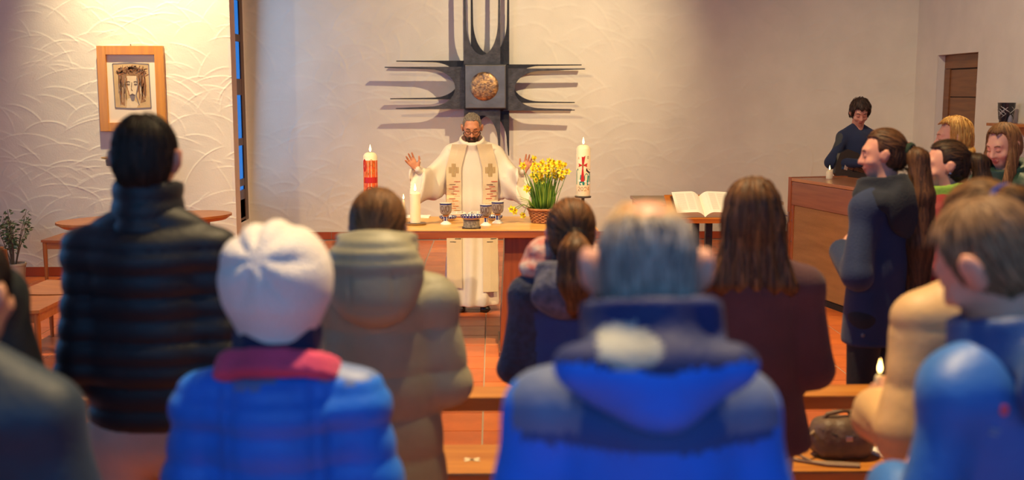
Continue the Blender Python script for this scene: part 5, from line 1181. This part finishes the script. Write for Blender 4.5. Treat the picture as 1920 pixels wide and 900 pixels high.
# ======================================================= blond girl
Y = 7.1; bd = Person(X_at(1786, 300, Y), Y, 1.73, -76, 'blond girl in grey top standing before the wooden door', tone=(224, 164, 134), pitch=6, res=.009, sw=.1, trousers=(40, 42, 52))
bd.face((150, 110, 70))
gry = cloth('slate_cloth', (70, 76, 86), .8, .2, .3, 90, .12)
solid('jumper', bd.torso_prims(.016, .85, .18, .14, sleeve=.02), .011, [gry], bd.e, disp=folds(61, .005, 14), cut=lambda P: .85-P[..., 2])
make_hair('hair', long_prims(bd, .155, .098, grow=.018, front=.022)+[(bd.hell((0, -.06, -.085), (.088, .062, .05)), 0, .02, 'u')], .0075, hair_mat('golden_hair', (170, 112, 50), (240, 196, 112)), bd.e, flow_down, 1300, 9, .014, .0034, .006, seed=28, p=bd, tip=.001, disp=lambda P: .007*np.sin(P[:, 2]*70)*(P[:, 2] < bd.Hc[2]-.045)+.003*np.sin(np.arctan2(P[:, 0], -P[:, 1])*20))

# ======================================================= girl in green jacket
Y = 6.35; gg = Person(X_at(1884, 300, Y), Y, 1.715, -118, 'girl with long light brown hair in dark green rain jacket, head bowed', tone=(226, 168, 140), pitch=20, res=.0075, sw=.104, trousers=(34, 36, 44))
gg.face((128, 92, 62))
grn = cloth('forest_green_nylon', (34, 66, 52), .5, .2, .2, 60, .12)
ggj, _ = solid('rain_jacket', gg.torso_prims(.026, .8, .2, .155, sleeve=.03), .0105, [grn], gg.e, disp=folds(71, .007, 14), cut=lambda P: .8-P[..., 2])
a_, b_ = gg.collar(1.375, 1.455, .095, .1, .03, -.02); solid('hood', [(a_, 0, .03, 'u'), (b_, 0, .02, 's'), (ell(A3(0, -.125, 1.4), (.17, .07, .1)), 0, .05, 'u')], .009, [grn], gg.e, disp=folds(74, .006, 22))
hxs = [(econe(gg.hp(sg*.074, -.012, .0), A3(sg*.1, gg.Hc[1]+.1, gg.Hc[2]-.34), (.022, .042), (.026, .036)), 0, .02, 'u') for sg in (-1, 1)]
make_hair('hair', cap_prims(gg, .013, -.1, .03, ears=False, line=.102)+[(gg.hell((0, .1, .075), (.04, .05, .045)), 0, .012, 's')]+hxs, .0075, hair_mat('light_brown_hair', (88, 58, 36), (178, 128, 80)), gg.e, lambda P: np.stack([P[:, 0]*3, P[:, 1]*0, -np.ones(len(P))], 1), 1300, 11, .016, .0034, .004, seed=31, p=gg)
def patch(p, obj, px, py, shapes, name, m):
    """small printed mark laid on the garment where the picture shows it"""
    me = obj.data; bv = BVHTree.FromPolygons([v.co.copy() for v in me.vertices], [tuple(f.vertices) for f in me.polygons])
    o_ = p.Minv @ Vector((0, 0, CAMH)); d = (p.Minv.to_3x3() @ ray(px, py)).normalized(); hit, nn, _, _ = bv.ray_cast(o_, d)
    if hit is None: return
    if nn.dot(d) > 0: nn = -nn
    ux = Vector((0, 0, 1)).cross(nn).normalized(); uz = nn.cross(ux); g_ = MB()
    for sh in shapes: g_.add([hit+nn*.003+ux*a+uz*b for a, b in sh]+[hit+nn*.0042+ux*a+uz*b for a, b in sh], [tuple(range(len(sh), 2*len(sh)))]+[(i, (i+1) % len(sh), len(sh)+(i+1) % len(sh), len(sh)+i) for i in range(len(sh))])
    return g_.build(name, m, p.e)
patch(gg, ggj, 1899, 322, [[(-.014, -.01), (-.008, .01), (-.004, .01), (-.01, -.01)], [(-.004, .01), (.0, -.01), (.004, -.01), (0, .01)], [(.004, -.01), (.009, .008), (.013, .008), (.008, -.01)]], 'sleeve_logo', mat('pale_print', (210, 214, 210), .7))

# ======================================================= bass player
Y = 10.95; bp_ = Person(X_at(1606, 300, Y), Y, 1.84, 180-14, 'dark haired man in navy sweater playing a bass guitar', tone=(206, 142, 116), pitch=26, turn=20, res=.008, sw=.1, trousers=(34, 34, 42),
    wrists={1: A3(.13, .275, 1.2), -1: A3(-.42, .26, 1.27)}, poles={1: A3(1, -.5, -.3), -1: A3(-1, -.2, -.8)},
    hands={1: dict(dir=(-.75, .25, -.5), palm=(0, -1, 0), thumb=(-.4, 0, .9), curl=.45), -1: dict(dir=(.1, .3, .9), palm=(.3, -.9, .2), thumb=(.9, 0, .2), curl=.9)})
bp_.face((40, 30, 24))
nvs = cloth('navy_sweater', (28, 38, 66), .9, .3, .4, 140, .12)
solid('sweater', bp_.torso_prims(.012, .88, .175, .13, sleeve=.016), .0105, [nvs], bp_.e, disp=folds(81, .006, 15), cut=lambda P: .88-P[..., 2])
make_hair('hair', cap_prims(bp_, .016, -.05, .045, 1.3, line=.07), .0075, hair_mat('dark_wavy_hair', (30, 21, 17), (84, 58, 42)), bp_.e, flow_crown(bp_), 1200, 6, .01, .004, .012, seed=35, p=bp_, tip=.002, disp=lambda P: .006*np.sin(P @ A3(70, 50, 60))*np.sin(P @ A3(-40, 80, 30)))
gt = empty('bass_guitar', (0, 0, 0)); gt.matrix_world = Matrix.Translation((bp_.X, bp_.Y, 0)) @ Matrix.Rotation(-bp_.yaw, 4, 'Z') @ Matrix.Translation((.06, .185, 1.13)) @ Matrix.Rotation(R_(-14), 4, 'Y')
tag(gt, 'black bass guitar with dark neck held by the man in navy sweater', 'guitar')
body_o = [(.30, .0), (.29, .1), (.22, .16), (.1, .15), (.02, .115), (-.06, .125), (-.15, .18), (-.2, .17), (-.15, .1), (-.08, .04), (-.08, -.04), (-.13, -.1), (-.16, -.16), (-.08, -.16), (.02, -.12), (.12, -.15), (.22, -.16), (.29, -.1)]
MB().prism([(x, z) for x, z in body_o], -.02, .022).build('guitar_body', mat('black_lacquer', (18, 15, 15), .25, coat=.6), gt)
MB().box((-.78, .018, -.028), (-.02, .04, .028), bev=.005).build('neck', wood('neck_wood', (96, 62, 40), (70, 44, 28), 'x'), gt); MB().box((-.97, .014, -.05), (-.78, .032, .04), bev=.006).build('headstock', MATS['black_lacquer'], gt)
for j in range(5): MB().tube([(.2, .05, -.024+.012*j), (-.8, .046, -.02+.01*j)], .0016, 5).build('string', steel, gt)
for j in range(12): MB().box((-.1-.055*j, .04, -.027), (-.097-.055*j, .043, .027)).build('fret', steel, gt)
MB().box((.06, .022, -.04), (.1, .034, .04), bev=.004).build('pickup', mat('black_plastic', 0), gt); MB().box((.18, .022, -.045), (.22, .045, .045), bev=.004).build('bridge', steel, gt)

# ======================================================= person in beige quilted jacket with a small candle
Y = 2.75; bg = Person(X_at(1838, 500, Y), Y, 1.655, -12, 'person in beige quilted jacket with blue hair tie holding a small candle', tone=(208, 150, 122), pitch=14, res=.011, sw=.108, trousers=(40, 40, 46), wrists={-1: A3(-.15, .2, 1.0), 1: A3(.08, .26, 1.0)}, poles={-1: A3(-.35, -1, -.3), 1: A3(.35, -1, -.3)}, hands={-1: dict(dir=(.25, .55, .7), palm=(.9, .1, -.2), thumb=(.2, -.5, .8), curl=.95)})
bei = cloth('beige_nylon', (214, 170, 116), .55, .2, .15, 60, .06)
def bdiag(P): z = P[:, 2]+.12*np.abs(P[:, 0]); return -.010*np.abs(np.sin(math.pi*(z-.9)/.14))**.5+.005
solid('quilted_jacket', bg.torso_prims(.04, .72, .21, .17, sleeve=.042), .0105, [bei], bg.e, disp=lambda P: bdiag(P)+folds(91, .004, 13)(P), cut=lambda P: .72-P[..., 2])
tie = bg.hp(.0, -.1, .075)
bq_ = cap_prims(bg, .016, -.08, .045, ears=False)+[(cone(tie, tie+A3(.0, -.05, .0), .02, .035), 0, .01, 'u'), (cone(tie+A3(0, -.05, .0), tie+A3(.03, -.07, -.1), .035, .03), 0, .02, 'u')]
make_hair('hair', bq_, .0085, hair_mat('bronze_hair', (82, 52, 28), (170, 116, 62)), bg.e, flow_pony(tie), 1100, 8, .013, .0036, .006, seed=41, p=bg, tip=.001)
MB().tube([tie+A3(.034*math.cos(t), -.02, .03*math.sin(t)) for t in np.linspace(0, 2*math.pi, 17)], .014, 8, cap=False).build('scrunchie', cloth('blue_velvet', (26, 58, 140), .9), bg.e, smooth='full')
hw_ = bg.e.matrix_basis @ Vector(bg.Wr[-1]+nrm(A3(.25, .55, .7))*.085)
hc_ = at(1649, 712, hw_.y)
candle('hand_candle', (hc_.x, hc_.y, hc_.z-.06), .013, .075, 'short candle held by the person in beige jacket', fs=.7)

# ======================================================= boy in blue rain jacket, lower right
Y = 2.05; by = Person(X_at(1904, 600, Y), Y, 1.69, -30, 'short haired boy in blue rain jacket with bowed head at the right edge', tone=(226, 158, 128), pitch=34, turn=-10, roll=-6, lean=.02, ear=1.2, res=.009, sw=.1, sz=.78, trousers=(44, 48, 58))
rbl = cloth('rain_blue_nylon', (40, 100, 176), .5, .25, .15, 50, .14)
byj, _ = solid('rain_jacket', by.torso_prims(.03, .75, .21, .165, sleeve=.034), .0105, [rbl], by.e, disp=folds(101, .008, 13), cut=lambda P: .75-P[..., 2])
a_, b_ = by.collar(1.36, 1.45, .09, .092, .034, -.01); solid('hood', [(a_, 0, .03, 'u'), (b_, 0, .02, 's'), (ell(A3(0, -.135, 1.36), (.16, .06, .1)), 0, .05, 'u')], .0095, [cloth('deep_rain_blue', (34, 72, 130), .55)], by.e, disp=folds(104, .007, 22))
by.face((120, 84, 56))
patch(by, byj, 1882, 768, [[(.008*math.cos(t), .011*math.sin(t)) for t in np.linspace(0, 6.28, 13)[:-1]]], 'round_logo', mat('pink_print', (214, 84, 110), .7))
patch(by, byj, 1870, 800, [[(-.014, -.004), (.006, -.008), (.006, -.004), (-.014, 0)], [(-.014, -.014), (.002, -.018), (.002, -.014), (-.014, -.01)]], 'logo_lines', mat('grey_print_nylon', (120, 150, 180), .7))
patch(by, byj, 1696, 818, [[(-.02, .006), (.014, -.012), (.02, -.002), (-.014, .016)]], 'sleeve_band', mat('pale_print', (210, 214, 210), .7))
make_hair('hair', cap_prims(by, .008, -.07, .035), .007, hair_mat('short_sandy_hair', (96, 68, 46), (176, 134, 96)), by.e, flow_crown(by), 1500, 6, .009, .0028, .007, seed=45, p=by, tip=.0015)

# ======================================================= two figures cut by the left edge
Y = 2.05; f1 = Person(X_at(-58, 700, Y), Y, 1.63, 10, 'nearest dark teal jacketed figure cut off by the lower left edge', res=.012, sw=.11, trousers=(30, 34, 44))
tl = cloth('dark_teal_nylon', (20, 40, 58), .6, .25, .2, 50, .2)
solid('jacket', f1.torso_prims(.035, .72, .215, .17, sleeve=.036), .011, [tl], f1.e, disp=folds(111, .007, 12), cut=lambda P: .72-P[..., 2])
make_hair('hair', cap_prims(f1, .012, -.08, .05), .01, hair_mat('dark_hair', 0, 0), f1.e, flow_crown(f1), 300, 5, .01, .0035, .005)
Y = 2.75; f2 = Person(X_at(-128, 600, Y), Y, 1.75, 0, 'dark green jacketed figure just behind at the left edge', res=.012, sw=.112, trousers=(30, 30, 34))
dg = cloth('blackish_green_cloth', (24, 34, 32), .7, .25, .3, 60, .2)
solid('jacket', f2.torso_prims(.035, .72, .215, .17, sleeve=.038), .011, [dg], f2.e, disp=folds(121, .006, 12), cut=lambda P: .72-P[..., 2])
make_hair('hair', cap_prims(f2, .012, -.08, .05), .01, hair_mat('dark_hair', 0, 0), f2.e, flow_crown(f2), 300, 5, .01, .0035, .005)

# ======================================================= small things on the pew and jackets
bc = atz(1588, 864, sz_); bag = empty('leather_handbag', (bc.x, bc.y+.06, sz_)); tag(bag, 'small taupe leather handbag lying on the pew seat', 'bag')
lea = mat('taupe_leather', (104, 82, 64), .55, var=.2, vscale=18, bump=.4, bscale=50); lead = mat('dark_leather', (58, 44, 34), .55)
solid('bag_body', [(rbox(A3(0, 0, .082), (.118, .06, .082), .04), 0, 0, 'u'), (ell(A3(0, 0, .08), (.125, .075, .075)), 0, .04, 'u')], .006, [lea], bag, disp=folds(7, .004, 45), cut=lambda P: .001-P[..., 2])
MB().tube([(-.1, -.05, .125), (-.05, -.071, .11), (0, -.075, .1), (.06, -.07, .11), (.1, -.05, .125)], .004, 6).build('flap_seam', lead, bag, smooth='full')
MB().tube([(-.1, 0, .13), (-.07, -.01, .18), (.0, -.01, .195), (.07, -.01, .18), (.112, 0, .12)], .009, 8).build('handle', lea, bag, smooth='full')
MB().tube([(-.1, 0, .12), (-.16, -.04, .09), (-.2, -.07, .03), (-.15, -.1, .009), (-.05, -.115, .009), (.03, -.13, .009), (.02, -.15, .009), (-.1, -.13, .009), (-.22, -.06, .009), (-.27, .02, .009)], .007, 8).build('strap', mat('pale_strap', (150, 124, 98), .6), bag, smooth='full')
MB().box((-.015, -.082, .085), (.015, -.07, .11), bev=.004).build('clasp', steel, bag)
pc = atz(1655, 850, sz_); pa = MB().box((-.05, -.06, 0), (.05, .06, .006), bev=.001).build('song_sheet', paper_m); pa.location = (pc.x, pc.y, sz_+.002); pa.rotation_euler = (0, 0, .4); tag(pa, 'white folded sheet on the pew beside the handbag', 'paper')
